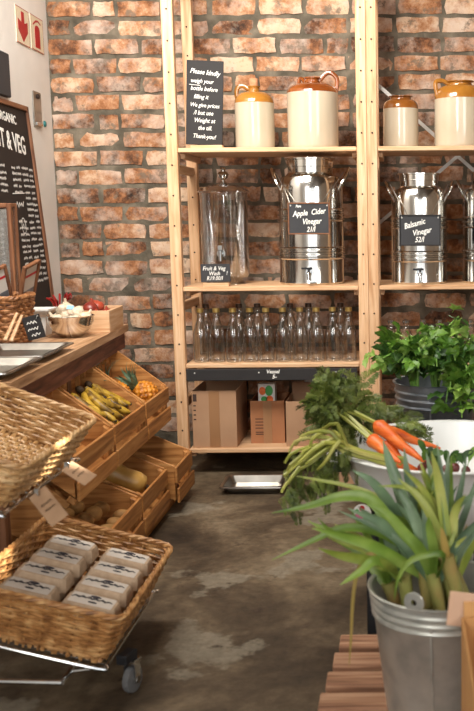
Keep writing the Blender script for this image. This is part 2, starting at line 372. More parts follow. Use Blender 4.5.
def crv(pts, n):
    """Catmull-Rom through points"""
    P = [Vector(p) for p in pts]; P = [P[0]*2-P[1]]+P+[P[-1]*2-P[-2]]; out = []; m = len(P)-3
    for i in range(n+1):
        t = i/n*m; k = min(int(t), m-1); u = t-k; a, b, c, d = P[k:k+4]
        out.append(.5*((2*b)+(c-a)*u+(2*a-5*b+4*c-d)*u*u+(3*b-a-3*c+d)*u**3))
    return out
def blade(pts, w, n=14, prof=None, fold=.25, face=(0, -1, .3), name='leaf'):
    P = crv(pts, n); mb = MB(); vs = []; fs = []; hint = Vector(face)
    for i, p in enumerate(P):
        T = (P[min(i+1, n)]-P[max(i-1, 0)]).normalized(); sd = T.cross(hint)
        sd = sd.normalized() if sd.length > 1e-4 else T.orthogonal().normalized()
        nr = sd.cross(T).normalized(); u = i/n
        ww = w*(prof(u) if prof else (min(1, .55+u*2)*max(.03, (1-u**3))))*.5
        vs += [p+sd*ww+nr*ww*fold, p, p-sd*ww+nr*ww*fold]
    for i in range(n):
        a = i*3; fs += [(a, a+1, a+4, a+3), (a+1, a+2, a+5, a+4)]
    return mb.add(vs, fs)
def curved(name, me, m, parent): return put(name, me, m, parent)

# ------------------------------------------------------------------ the room
YW = 5.22; XC = -1.765; LS = .045            # brick wall plane, corner, slant of the left wall
def wallx(y): return XC + LS*(YW-y)
def wput(mb, name, m, root, **k):            # geometry given in world coordinates, under an unrotated root
    me = mb.mesh(name, k.get('smooth', False), k.get('ang', 40), k.get('fixn', True)); me.transform(Matrix.Translation(-Vector(root.location))); return put(name, me, m, root)
struct(bx('floor', (.5, 1.3, -.05), (5.2, 8.2, .1), m_floor))
struct(bx('ceiling', (.5, 1.3, 3.08), (5.2, 8.2, .1), m_ceil))
wl = struct(MB().add([(wallx(YW+.15), YW+.15, 0), (wallx(-2.7), -2.7, 0), (wallx(-2.7)-.15, -2.7, 0), (wallx(YW+.15)-.15, YW+.15, 0),
                      (wallx(YW+.15), YW+.15, 3.03), (wallx(-2.7), -2.7, 3.03), (wallx(-2.7)-.15, -2.7, 3.03), (wallx(YW+.15)-.15, YW+.15, 3.03)],
                     [(0, 1, 2, 3), (4, 5, 6, 7), (0, 1, 5, 4), (1, 2, 6, 5), (2, 3, 7, 6), (3, 0, 4, 7)]).build('wall_left', m_white))
struct(bx('wall_right', (2.95, 1.3, 1.5), (.15, 8.0, 3.05), m_rwall))
wb = struct(bx('wall_back', (.5, YW+.075, 1.5), (4.75, .15, 3.05), m_mortar))
# unseen shop-front bars behind the camera, added for stripes in the steel reflections
wf = struct(bx('added_window', (.7, -2.6, .25), (4.4, .12, .5), m_white))
for x in (-1.3, -.2, .9, 2.0): bx('added_mullion', (x, -2.6, 1.75), (.09, .1, 2.5), m_black, wf)
bx('added_transom', (.7, -2.6, 2.3), (4.4, .08, .07), m_black, wf)

# brick courses
def brick_mesh(l, h):
    nx, ny = 5, 2; vs = []; fs = []; back = []
    for j in range(ny+1):
        for i in range(nx+1):
            ed = i in (0, nx) or j in (0, ny); cn = i in (0, nx) and j in (0, ny)
            x = -l/2+l*i/nx+(rnd(-.006, .006) if ed else rnd(-.003, .003)); z = -h/2+h*j/ny+(rnd(-.0045, .0045) if ed else 0)
            if cn: x *= .975; z *= .93
            vs.append((x, (.005 if ed else 0)+rnd(-.0012, .0012), z))
    ring = [i for i in range(nx+1)]+[j*(nx+1)+nx for j in range(1, ny+1)]+[ny*(nx+1)+i for i in range(nx-1, -1, -1)]+[j*(nx+1) for j in range(ny-1, 0, -1)]
    for j in range(ny):
        for i in range(nx): a = j*(nx+1)+i; fs.append((a, a+1, a+nx+2, a+nx+1))
    n = len(vs)
    for k in ring: x, y, z = vs[k]; vs.append((x*1.02, .03, z*1.03))
    r = len(ring)
    for k in range(r): fs.append((ring[k], ring[(k+1) % r], n+(k+1) % r, n+k))
    return vs, fs
full = [brick_mesh(.216, .073) for _ in range(12)]; half = [brick_mesh(.103, .073) for _ in range(6)]
fullm = [MB().add(*q).mesh('brick', True, 50) for q in full]; halfm = [MB().add(*q).mesh('brick', True, 50) for q in half]
spots = []
CO = .0924
for i in range(-15, 17):
    z = 1.4256+i*CO
    if z < .04 or z > 3.0: continue
    x = XC+.006+rnd(-.004, .004); first = True
    while x < 2.85:
        hf = (first and i % 2 == 0) or (not first and random.random() < .12); first = False
        l = .104 if hf else .219
        xc = x+l/2; x += l+rnd(.011, .02)
        spots.append((xc, z+rnd(-.004, .004), hf, rnd(-1, 1)*.012, -rnd(.004, .013)))
spots.sort(key=lambda s: (max(0, s[0]-.42)*3+max(0, s[1]-2.38)*5+max(0, .35-s[1])))
rest = MB()
for k, (x, z, hf, ry, dy) in enumerate(spots):
    if k < 300:
        put('brick', random.choice(halfm if hf else fullm), m_brick, wb, (x, YW+dy, z), (0, ry, 0))
    else:
        vs, fs = random.choice(half if hf else full); rest.add(vs, fs, Matrix.Translation((x, YW+dy, z)))
stuff(rest.build('brick_courses', m_brick, wb, smooth=True, ang=50))

# ------------------------------------------------------------------ timber racks
YF, YR = 4.63, 5.10
SH = [1.53, .897, .537, .13]
def rack(name, label, x0, x1, x_left_post, shelves, w0=.052, w1=.047):
    t = thing(name, label, 'shelf rack', ((x0+x1)/2, (YF+YR)/2, 0))
    o = Vector(t.location)
    def wb_(n, lo, hi, m, b=None, p=t):
        c = (Vector(lo)+Vector(hi))/2-o; d = Vector(hi)-Vector(lo); return MB().box(c, d, b).build(n, m, p)
    for xa, xb in ((x0, x0+w0), (x1-w1, x1)):
        for ya in (YF, YR-.04):
            p = wb_('post', (xa, ya, 0), (xb, ya+.04, 2.7), pine['z'])
            if ya == YF or xa == x0:
                mb = MB(); z = .22
                while z < 2.65:
                    M = Matrix.Translation(((xa+xb)/2-o.x, ya-o.y-.0006, z)) @ Matrix.Rotation(PI/2, 4, 'X')
                    mb.lathe([(0, 0), (.0042, 0), (.0042, .002), (0, .002)], 8, M=M); z += .137
                stuff(mb.build('peg_holes', m_hole, p))
        for z in (.32, .78, 1.42, 2.28):
            wb_('rung', (xa+.012, YF+.04, z), (xb-.012, YR-.04, z+.04), pine['y'])
    for z in shelves:
        wb_('shelf_board', (x0+w0+.001, YF+.002, z-.021), (x1-w1-.001, YR-.045, z), pine['x'])
        for xa in (x0+w0+.002, x1-w1-.024):
            wb_('batten', (xa, YF+.05, z-.047), (xa+.022, YR-.06, z-.0215), pine['y'])
    return t
rl = rack('timber_rack', 'tall pine rack with bottles, boxes and a large steel drum, on the left', -1.056, -.1425, 0, SH)
rr = rack('timber_rack', 'tall pine rack carrying two steel drums behind the celery, on the right', -.1415, .80, 0, SH, .047, .052)
def brace(p0, p1, root):
    a = Vector(p0); b = Vector(p1); d = (b-a); M = frame((a+b)/2, d, (0, 1, 0)); mb = MB().box((0, 0, 0), (d.length, .003, .017), .0005, M)
    return wput(mb, 'cross_brace', m_brace, root)
def on_line(p, q, x): return (x, p[1]+(q[1]-p[1])*(x-p[0])/(q[0]-p[0]))
_l1 = ((378, 85), (462, 160)); _l2 = ((453, 160), (384, 219))
brace(aty(*on_line(*_l1, 376), 5.108), aty(*on_line(*_l1, 535), 5.108), rr); brace(aty(*on_line(*_l2, 535), 5.113), aty(*on_line(*_l2, 377), 5.113), rr)
# black price rail below the bottle shelf
ra = aty(188, 371, 4.625); rb = aty(359, 366.5, 4.625)
prail = thing('price_rail', 'black chalkboard strip fixed under the bottle shelf edge', 'sign', (-.6, 4.62, .45))
bx('strip', (0, 0, .0365), (.80, .012, .055), m_board, prail)
for x in (-.36, -.06, .3): MB().lathe([(0, 0), (.004, 0), (.003, .002), (0, .003)], 8, M=Matrix.Translation((x, -.006, .046)) @ Matrix.Rotation(PI/2, 4, 'X')).build('screw', m_brace, prail)
for tx, sz, dx, dz in (('Vessel', .024, .005, .05), ('5-', .026, .012, .026)):
    text(tx, sz, prail, frame((dx, -.0066, dz), (1, 0, 0), (0, 0, 1)), shear=.2, bold=.0006)

# ------------------------------------------------------------------ stoneware on the top shelf
def jug(label, px, wpx, Y, zsh, sh_px, top_px, glaze, nr, nh, name='stoneware_jug', handle=None, cork=False, lug=False, rimw=0):
    c = aty(px, 147, Y); s = (Y/FPX)/.99; R = wpx*s/2; h1 = aty(px, sh_px, Y).z-zsh; h2 = aty(px, top_px, Y).z-zsh
    t = thing(name, label, 'jug', (c.x, Y, zsh))
    MB().lathe([(0, 0), (R*.93, 0), (R*.98, .008), (R, .02), (R, h1*.6), (R, h1)], 40).build('body', m_cream, t, smooth=True, ang=50)
    pr = [(R*1.001, h1-.001)]
    for i in range(1, 9):
        a = i/8*PI/2; pr.append((nr+(R-nr)*math.cos(a)**.8 if i < 8 else nr, h1+(h2-h1)*math.sin(a)))
    pr += [(nr*.95, h2+nh*.5), (nr*1.0, h2+nh*.75), (nr*1.16+rimw, h2+nh*.86), (nr*1.16+rimw, h2+nh), (nr*.8, h2+nh), (nr*.75, h2+nh*.3), (0, h2+nh*.3)]
    MB().lathe(pr, 40).build('glazed_shoulder', glaze, t, smooth=True, ang=60)
    if cork: MB().lathe([(0, h2+nh*.5), (nr*.7, h2+nh*.5), (nr*.85, h2+nh+.03), (nr*.8, h2+nh+.036), (0, h2+nh+.036)], 16).build('cork', m_cork, t, smooth=True)
    if handle:
        sgn, out, up, ang = handle
        a0 = (sgn*nr*.9, 0, h2+nh*.45); mid = (sgn*(nr+out*.5), 0, h2+up); m2 = (sgn*(nr+out), 0, h2+up*.45); a1 = (sgn*min(R*.93, nr+out*.95), 0, h1+(h2-h1)*.18)
        MB().tube(crv([a0, mid, m2, a1], 16), .0085, 8, flat=1.25).build('handle', glaze, t, smooth=True, rot=(0, 0, ang))
    if lug: MB().tube(crv([(-nr*.95, 0, h2+nh*.4), (-nr-.022, 0, h2+nh*.9), (-nr-.03, 0, h2-.012)], 8), .009, 8).build('lug', glaze, t, smooth=True)
    return t
jug('cream stoneware flagon with ochre shoulder, side handle and cork', 255.5, 38, 4.85, SH[0], 103.5, 92, m_ochre, .026, .026, handle=(-1, .055, .028, 0), cork=True)
jug('largest cream stoneware jug with dark brown shoulder and loop handle', 313.5, 49.5, 4.85, SH[0], 93.5, 83.5, m_brown, .036, .026, handle=(1, .08, .05, 0), lug=True)
jug('small wide-mouthed cream stoneware jar with brown shoulder', 401, 34, 4.85, SH[0], 109, 100, m_tan, .05, .016, name='stoneware_jar')
jug('big cream stoneware jug with honey yellow shoulder at the right', 459.5, 48.5, 4.85, SH[0], 99.5, 86, m_ochre, .06, .02, handle=(-1, .06, .022, .3))

# ------------------------------------------------------------------ chalk signs
def easel_sign(name, label, tl, tr, br, bl, Y, zbase, lines, bm=m_board, size=.02, base=True, bord=None, cat='sign', shear=.25, bold=.0002, sx=.86):
    """board whose corners are seen at these pixels, standing upright at depth Y"""
    A, B, Cc, D = [aty(p[0], p[1], Y) for p in (tl, tr, br, bl)]
    c0 = (D+Cc)/2; t = thing(name, label, cat, (c0.x, Y, zbase))
    xa = ((B-A)+(Cc-D))/2; ya = ((A-D)+(B-Cc))/2; w = xa.length; h = ya.length; xa.y = 0
    M = frame(((A+B+Cc+D)/4)-Vector(t.location), xa, (0, .0, 1))
    mb = MB().box((0, 0, -.004), (w, h, .008), .001, M); mb.build('board', bm, t)
    if bord:
        for cx_, cy_, ex, ey in ((0, h/2, w+.008, .006), (0, -h/2, w+.008, .006), (-w/2, 0, .006, h), (w/2, 0, .006, h)):
            MB().box((cx_, cy_, -.003), (ex, ey, .014), .001, M).build('edging', bord, t)
    if base:
        MB().box((.004, 0, .008), (w*.88, .045, .016), .002).build('stand', pine['x'], t)
    for (tx, u, v, sz, rot) in lines:
        text(tx, sz, t, M @ Matrix.Translation((u*w, v*h, .0006)) @ Matrix.Rotation(rot, 4, 'Z'), shear=shear, bold=bold, sx=sx)
    return t, M, w, h
es, M, w, h = easel_sign('chalk_sign', 'tall black chalk sign asking to weigh your bottle, on the top shelf', (184.5, 58.5), (221.5, 62.5), (224.3, 144.5), (188, 145.5), 4.72, SH[0],
    [('Please kindly', .0, .36, .031, -.09), ('weigh your', -.08, .255, .027, -.05), ('bottle before', -.02, .165, .027, -.05), ('filling it', -.1, .07, .027, -.04), ('We give prices', .0, -.03, .026, -.04),
     ('/l but use', -.03, -.12, .028, -.03), ('Weight at', .0, -.21, .028, -.03), ('the till.', .02, -.3, .027, -.03), ('Thank-you!', .0, -.4, .027, -.05)], size=.02)
mb = MB(); stroke(mb, (-.42*w, .215*h, .001), (-.12*w, .205*h, .001), .0012); wm = mb.mesh('underline'); wm.transform(M); put('underline', wm, m_chalk, es)
easel_sign('chalk_sign', 'small slate card reading Fruit & Veg Wash in front of glass dispenser', (200.5, 264), (230, 264), (230.5, 281.5), (201, 282.5), 4.66, SH[1],
    [('Fruit & Veg', -.05, .25, .0265, 0), ('Wash', -.04, -.03, .026, 0), ('R19.00/l', -.04, -.3, .026, 0), ('!', .38, -.02, .025, 0)], bm=m_board2)

# ------------------------------------------------------------------ steel drums
def drum(label, px, dia_px, top_px, Y, zsh, sign=None, slabel=None):
    R = dia_px*Y/FPX/2/.99; c = aty(px, 285, Y); H = aty(px, top_px, Y).z-zsh; k = H/.6
    t = thing('steel_drum', label, 'drum', (c.x, Y, zsh))
    nk = R*.71; hs = H*.80; pr = [(0, .004), (R*.9, .004), (R*.97, 0), (R, .01), (R*.985, .02)]
    def ribs(z0, n=3, d=.020*k*1.15):
        for i in range(n): z = z0+i*d; pr.extend([(R*.985, z), (R*1.028, z+d*.28), (R*1.028, z+d*.42), (R*.985, z+d*.7)])
    ribs(H*.2); ribs(H*.5)
    pr += [(R*.985, hs*.92), (R*.97, hs), (R*.9, hs+(H-hs)*.25), (nk*1.05, H*.865), (nk*.96, H*.885), (nk*.96, H*.93), (nk*1.0, H*.932), (nk*1.0, H*.94), (nk*.96, H*.942)]
    MB().lathe(pr, 56).build('body', m_steel, t, smooth=True, ang=30)
    MB().lathe([(nk*.99, H*.935), (nk*.99, H*.985), (nk*1.07, H*.988), (nk*1.07, H), (nk*.6, H*1.0), (nk*.5, H*.995), (0, H*.995)], 48).build('lid', m_steel, t, smooth=True, ang=30)
    for sg in (-1, 1):
        mb = MB(); z = hs*.93
        mb.tube(crv([(sg*R*.86, -R*.42, z), (sg*R*1.03, -R*.36, z+.05*k), (sg*R*1.16, -R*.12, z+.1*k), (sg*R*1.16, R*.12, z+.1*k), (sg*R*1.03, R*.36, z+.05*k), (sg*R*.86, R*.42, z)], 24), .0065, 8)
        hd = mb.build('handle', m_steel, t, smooth=True)
    a = -PI/2; mb = MB(); z = .065*k
    tp = MB(); tp.tube([(0, -R*.95, z), (0, -R-.035, z)], .009, 10); tp.tube(crv([(0, -R-.03, z), (0, -R-.045, z-.005), (0, -R-.048, z-.035)], 6), .008, 10); tp.lathe([(0, -.006), (.017, -.006), (.017, .006), (0, .006)], 16, M=Matrix.Translation((0, -R-.002, z)) @ Matrix.Rotation(PI/2, 4, 'X'))
    tap = tp.build('tap', m_chrome, t, smooth=True)
    bx('tap_lever', (-.008, -R-.036, z+.018), (.05, .012, .009), m_black, tap)
    MB().tube([(0, -R-.036, z), (0, -R-.036, z+.018)], .005, 8).build('tap_spindle', m_black, tap)
    return t, R
d1, R1 = drum('largest polished steel drum, wearing the apple cider vinegar sign', 312.5, 64, 158.5, 4.82, SH[1])
d2, R2 = drum('polished steel drum wearing the balsamic vinegar sign', 419.5, 55, 173.5, 4.79, SH[1])
d3, R3 = drum('steel drum cut off by the right picture edge', 490, 55, 172, 4.80, SH[1])
def hung_sign(label, tl, tr, br, bl, drum_t, R, lines, edge):
    Y = drum_t.location.y-R-.014
    t, M, w, h = easel_sign('chalk_sign', label, tl, tr, br, bl, Y, aty(*bl, Y).z, lines, bm=m_board2, base=False, bord=edge, shear=.3, bold=.0007, sx=.8)
    mb = MB(); s = [M @ Vector((-w*.46, h*.45, 0)), M @ Vector((w*.46, h*.45, 0))]
    loc = Vector(t.location); kz = drum_t.location.z+.46-loc.z
    for q, sg in zip(s, (-1, 1)):
        MB().tube([q, Vector((drum_t.location.x-loc.x+sg*R*.72, (drum_t.location.y-loc.y)-R*.72, q.z+.075)), Vector((drum_t.location.x-loc.x+sg*R*1.02, (drum_t.location.y-loc.y)-R*.3, q.z+.15))], .0022, 6).build('hanging_wire', m_brush, t)
        MB().lathe([(0, 0), (.0035, 0), (.0025, .002), (0, .002)], 8, M=M @ Matrix.Translation((sg*w*.45, h*.42, 0))).build('screw', m_brace, t)
    return t
hung_sign('slate sign reading Apple Cider Vinegar, hung on the largest drum', (288.5, 203), (329, 203.2), (329.4, 233.5), (288.8, 234), d1, R1,
    [('Pure', -.26, .4, .016, 0), ('Apple  Cider', .0, .19, .036, .1), ('Vinegar', .06, -.1, .036, .04), ('21/l', .04, -.36, .032, .05)], framew['x'])
hung_sign('slate sign reading Balsamic Vinegar, hung on the right rack drum', (399.8, 215.3), (440, 215.3), (440.2, 245), (400, 245.3), d2, R2,
    [('Balsamic', -.14, .21, .036, .26), ('Vinegar', .04, -.05, .036, .2), ('52/l', -.02, -.32, .034, .05)], m_board)

# ------------------------------------------------------------------ glass dispenser
Y = 4.86; c = aty(226.5, 285, Y); k = Y/FPX/.99
R = 23*k; zt = aty(225, 193, Y).z-SH[1]
gd = thing('drinks_dispenser', 'clear glass drinks dispenser with lid and tap', 'dispenser', (c.x, Y, SH[1]))
MB().lathe([(0, .03), (R*.93, .032), (R, .045), (R, zt-.01), (R*1.03, zt), (R*1.0, zt), (R*.955, zt-.01), (R*.955, .05), (R*.9, .04), (0, .04)], 40).build('jar', m_glassd, gd, smooth=True, ang=50)
MB().lathe([(R*.62, .036), (R*.66, .03), (R*.8, .012), (R*.86, .0), (R*.8, 0), (R*.6, .03)], 40, closed=True).build('foot', m_glassd, gd, smooth=True)
lid = MB().lathe([(R*1.08, zt+.001), (R*1.1, zt+.008), (R*.95, zt+.022), (R*.6, zt+.036), (.02, zt+.045), (.012, zt+.055), (0, zt+.055)], 40).build('lid', m_glassd, gd, smooth=True, ang=60)
MB().lathe([(.01, zt+.054), (.009, zt+.062), (.024, zt+.074), (.027, zt+.088), (.02, zt+.1), (.009, zt+.104), (.014, zt+.112), (.012, zt+.12), (0, zt+.123)], 20).build('knob', m_steel, lid, smooth=True)
MB().lathe([(0, zt-.03), (.006, zt-.03), (.006, .12), (0, .12)], 12).build('infuser_rod', m_glassd, gd, smooth=True)
tp = MB(); tp.tube([(0, -R*.97, .15), (0, -R-.035, .15)], .009, 10); tp.tube([(0, -R-.03, .165), (0, -R-.03, .115)], .009, 10); tp.lathe([(0, -.004), (.02, -.004), (.02, .004), (0, .004)], 16, M=Matrix.Translation((0, -R-.003, .15)) @ Matrix.Rotation(PI/2, 4, 'X'))
tap = tp.build('tap', m_chrome, gd, smooth=True); bx('tap_lever', (0, -R-.03, .178), (.022, .01, .024), m_chrome, tap)

# ------------------------------------------------------------------ bottles
def bottle_proto(R, H, capm, nm, label, group):
    t = thing(nm, label, 'bottle', group=group)
    MB().lathe([(0, .006), (R*.7, .008), (R*.9, 0), (R, .008), (R, H*.1), (R*.96, H*.14), (R, H*.19), (R, H*.46), (R*.95, H*.55), (R*.66, H*.69), (R*.42, H*.8), (R*.37, H*.9), (R*.43, H*.91), (R*.43, H*.94), (R*.38, H*.945)], 24).build('glass', m_glass, t, smooth=True, ang=60)
    MB().lathe([(R*.40, H*.925), (R*.46, H*.925), (R*.46, H*.995), (R*.42, H), (0, H)], 20).build('cap', capm, t, smooth=True, ang=40)
    return t
Hb = aty(230, 308, 4.7).z-SH[2]
ORD = ['first', 'second', 'third', 'fourth', 'fifth', 'sixth', 'seventh', 'eighth', 'ninth', 'tenth', 'eleventh', 'twelfth']
b0 = bottle_proto(.0368, Hb, m_gold, 'glass_bottle', '', 'gold-capped bottles in the front row')
fx = [200.5, 216.5, 233, 249.6, 266, 282.5, 299.5, 316, 332.2, 348.2]
for i, x in enumerate(fx):
    p = aty(x+.8, 350, 4.70); lab = 'clear glass bottle with gold cap, %s from the left in the front row' % ORD[i]
    if i == 0: b0.location = (p.x, 4.70, SH[2]); b0['label'] = lab
    else: dup(b0, (p.x, 4.70+rnd(-.006, .01), SH[2]), (0, 0, rnd(0, 6)), lab)
b1 = bottle_proto(.0355, Hb, m_dcap, 'glass_bottle', '', 'dark-capped bottles in the back row')
bxs = [207, 240, 258, 291, 309, 341]
for i, x in enumerate(bxs):
    p = aty(x, 345, 4.93); lab = 'clear glass bottle with dark cap, %s from the left in the back row' % ORD[i]
    if i == 0: b1.location = (p.x, 4.93, SH[2]); b1['label'] = lab
    else: dup(b1, (p.x, 4.93+rnd(-.01, .01), SH[2]), (0, 0, rnd(0, 6)), lab)
b2 = bottle_proto(.036, aty(404, 320, 4.8).z-SH[2], m_chrome, 'glass_bottle', '', 'silver-capped bottles behind the celery')
for i, x in enumerate([391, 406, 423, 439, 455, 470]):
    p = aty(x, 340, 4.8); lab = 'silver-capped bottle peeking over the celery, %s from the left' % ORD[i]
    if i == 0: b2.location = (p.x, 4.8, SH[2]); b2['label'] = lab
    else: dup(b2, (p.x, 4.8+rnd(-.02, .02), SH[2]), None, lab)

# ------------------------------------------------------------------ cardboard boxes on the bottom shelf
def open_box(name, label, x0, x1, yf, d, z0, h, m=m_card, flaps=(), tape=True, cat='box'):
    t = thing(name, label, cat, ((x0+x1)/2, yf+d/2, z0)); w = x1-x0; th = .005
    bx('front_panel', (0, -d/2+th/2, h/2), (w, th, h), m, t, .001); bx('back_panel', (0, d/2-th/2, h/2), (w, th, h), m, t, .001)
    for s in (-1, 1): bx('side_panel', (s*(w/2-th/2), 0, h/2), (th, d-2*th, h), m, t, .001)
    bx('bottom_panel', (0, 0, th/2), (w-2*th, d-2*th, th), m, t, .001)
    for side, a, l in flaps:
        if side == 'l': MB().box((l/2, 0, 0), (l, d-.01, th), .001).build('flap', m, t, loc=(-w/2, 0, h), rot=(0, a, 0))
        if side == 'b': MB().box((0, l/2, 0), (w-.01, l, th), .001).build('flap', m, t, loc=(0, d/2, h), rot=(a, 0, 0))
        if side == 'r': MB().box((l/2, 0, 0), (l, d-.01, th), .001).build('flap', m, t, loc=(w/2, 0, h), rot=(0, a, 0))
        if side == 'f': MB().box((0, -l/2, 0), (w-.01, l, th), .001).build('flap', m, t, loc=(0, -d/2, h), rot=(a, 0, 0))
    if tape: bx('tape', (0, -d/2-.0006, h/2), (min(.05, w*.25), .001, h*.99), m_tape, t, .0002)
    return t
ZS = SH[3]
xa = aty(192.5, 420, 4.66).x; xb = aty(236.7, 420, 4.66).x; hh = aty(200, 391, 4.66).z-ZS
q = open_box('cardboard_box', 'largest open cardboard box, next to the rack post', xa, xb, 4.66, .33, ZS, hh, flaps=(('b', 1.2, .09),))
bx('printed_mark', (-(xb-xa)/2+.014, -.1655, hh*.88), (.018, .001, .035), m_print, q, .0002)
for i in range(4): bx('printed_mark', (-(xb-xa)/2+.012, -.1655, hh*.74-i*.022), (.012, .001, .006), m_print, q, .0002)
xa = aty(250.5, 420, 4.74).x; xb = aty(284.6, 420, 4.74).x; hh = aty(260, 401, 4.74).z-ZS
q = open_box('cardboard_box', 'small cardboard box with printed lines, holding a vegetable carton', xa, xb, 4.74, .24, ZS, hh, m=mat('brown_cardboard', [(150, 98, 64), (170, 116, 78)], rough=.85, scale=5))
w = xb-xa; mbp = MB()
for r_, (wd, y) in enumerate(((.045, .12), (.075, .105), (.08, .09), (.06, .075), (.05, .055), (.055, .045))): mbp.box((-w*.36+wd/2, -.1206, y), (wd, .0008, .004), .0002)
mbp.build('printed_text', m_print, q)
bcar = thing('vegetable_carton', 'white food carton printed with vegetables inside the small box', 'carton', ((xa+xb)/2-.008, 4.82, ZS+.006))
hc = aty(268, 383.5, 4.80).z-ZS-.006
bx('carton', (0, 0, hc/2), (.083, .06, hc), m_plast, bcar, .002)
mz = bcar
for (x, z, rx, rz, m) in ((-.02, .035, .017, .02, 'o'), (.012, .034, .019, .026, 'g'), (.014, .075, .018, .017, 'o'), (-.012, .075, .016, .014, 'g')):
    z = hc-z; m = m_carrot if m == 'o' else m_green
    MB().prism([(rx*math.cos(a*PI/8), rz*math.sin(a*PI/8)) for a in range(16)], .0006, frame((x, -.0302, z), (1, 0, 0), (0, 0, 1))).build('printed_vegetable', m, bcar)
xa = aty(286, 420, 4.67).x; xb = aty(336, 420, 4.67).x; hh = aty(300, 401.5, 4.67).z-ZS
open_box('cardboard_box', 'plain open cardboard box half hidden by carrot tops', xa, xb, 4.67, .25, ZS, hh, flaps=(('b', 1.4, .05),), tape=False)
xa = aty(306, 380, 4.98).x; xb = aty(330, 380, 4.98).x; z1 = aty(315, 377, 4.98).z
q = thing('storage_tub', 'white plastic tub at the back of the bottom shelf', 'tub', ((xa+xb)/2, 4.995, ZS))
bx('body', (0, 0, (z1-ZS)*.44), (xb-xa, .09, (z1-ZS)*.88), m_plast, q, .01); bx('lid', (0, 0, (z1-ZS)*.94), (xb-xa+.01, .1, (z1-ZS)*.1), m_plast, q, .006)

# ------------------------------------------------------------------ tray on the floor and lettered box
def pan(name, label, cx_, cy_, z, sx, sy, h, m, rz=0, fl=.02):
    """rolled-edge rectangular tray"""
    t = thing(name, label, 'tray', (cx_, cy_, z), (0, 0, rz))
    def ring(w, d, zz, r=.02):
        out = []
        for (qx, qy, a0) in ((1, 1, 0), (-1, 1, 90), (-1, -1, 180), (1, -1, 270)):
            for k_ in range(5):
                a = math.radians(a0+k_*22.5); out.append((qx*(w/2-r)+r*math.cos(a), qy*(d/2-r)+r*math.sin(a), zz))
        return out
    rings = [ring(sx-2*fl, sy-2*fl, .0), ring(sx-.012, sy-.012, h-.003), ring(sx, sy, h), ring(sx+.018, sy+.018, h), ring(sx+.02, sy+.02, h-.005)]
    inn = [ring(sx-.016, sy-.016, h-.001), ring(sx-2*fl-.004, sy-2*fl-.004, .004)]
    mb = MB()
    def skin(rs, cap):
        vs = [p for r_ in rs for p in r_]; n = len(rs[0]); fs = []
        for i in range(len(rs)-1):
            for k_ in range(n): fs.append((i*n+k_, i*n+(k_+1) % n, (i+1)*n+(k_+1) % n, (i+1)*n+k_))
        if cap == 0: fs.append(tuple(range(n)))
        if cap == 1: fs.append(tuple(range((len(rs)-1)*n, len(rs)*n)))
        mb.add(vs, fs)
    skin(rings, 0); mb.build('pan', m, t, smooth=True, ang=35)
    mb = MB(); skin(inn, 1); mb.build('lining', m, t, smooth=True, ang=35)
    return t
p0 = atz(229, 494, 0); p1 = atz(283, 494, 0)
pan('steel_tray', 'empty steel baking tray lying on the concrete floor', -.66, 4.40, .001, .27, .21, .035, m_brush)
p0 = aty(334, 490, 4.50)
q = thing('dark_crate', 'dark box with white lettering on the floor under the carrot tops', 'box', (aty(338, 480, 4.45).x, 4.52, 0))
bx('body', (0, 0, .09), (.17, .13, .178), m_black, q, .006); bx('cardboard_base', (0, -.068, .03), (.16, .004, .055), m_card, q, .001)
text('YLI', .062, q, frame((-.04, -.0658, .125), (1, 0, 0), (0, 0, 1)), m=m_plast, bold=.002)

# ------------------------------------------------------------------ left wall fittings
def on_wall(px, py):
    """point of the left wall seen at a pixel, as (u along wall towards the camera, z)"""
    d = ray(px, py); C = Vector((0, 0, HC)); n = Vector((1, LS, 0)); k = (Vector((XC, YW, 0))-C).dot(n)/d.dot(n); P = C+d*k
    return (YW-P.y), P.z
WU = Vector((LS, -1, 0)).normalized(); WN = Vector((1, LS, 0)).normalized()
def wall_frame(u, z, off): return frame(Vector((XC+LS*u, YW-u, z))+WN*off, -WU, (0, 0, 1))   # local x towards the corner, z out of the wall
def wall_quad(pts):
    q = [on_wall(*p) for p in pts]; return [sum(a[0] for a in q)/4, sum(a[1] for a in q)/4, abs((q[0][0]+q[3][0])-(q[1][0]+q[2][0]))/2, abs((q[0][1]+q[1][1])-(q[2][1]+q[3][1]))/2]
def wall_sign(label, pts, kind):
    u, z, w, h = wall_quad(pts); t = thing('fire_sign', label, 'sign', (0, 0, 0)); t.matrix_world = wall_frame(u, z, .002)
    bx('panel', (0, 0, .0015), (w, h, .003), m_signb, t, .0005)
    for c, d in (((0, h*.485, .0032), (w, .003, .001)), ((0, -h*.485, .0032), (w, .003, .001)), ((-w*.485, 0, .0032), (.003, h, .001)), ((w*.485, 0, .0032), (.003, h, .001))): bx('border', c, d, m_red if d[0] > .01 else m_tan, t, .0002)
    if kind == 'arrow':
        ol = [(-.1, .4), (.12, .4), (.12, .1), (.36, .17), (.36, -.12), (0, -.42), (-.36, -.12), (-.36, .17), (-.1, .1)]
        MB().prism([(x*w, y*h) for x, y in ol], .001, Matrix.Translation((0, 0, .003))).build('arrow', m_red, t)
    else:
        ol = [(-.2, -.4), (.2, -.4), (.2, .12), (.16, .2), (.06, .24), (-.06, .24), (-.16, .2), (-.2, .12)]
        MB().prism([(x*w, y*h) for x, y in ol], .001, Matrix.Translation((0, 0, .003))).build('extinguisher_symbol', m_red, t)
        MB().prism([(x*w, y*h) for x, y in [(-.34, .2), (-.1, .32), (.1, .36), (.3, .3), (.3, .34), (.1, .41), (-.1, .38), (-.34, .24)]], .001, Matrix.Translation((0, 0, .003))).build('nozzle_symbol', m_red, t)
    return t
wall_sign('red downward arrow fire sign on the white wall', [(14, 4), (28, 12.5), (28.5, 47.5), (16, 42)], 'arrow')
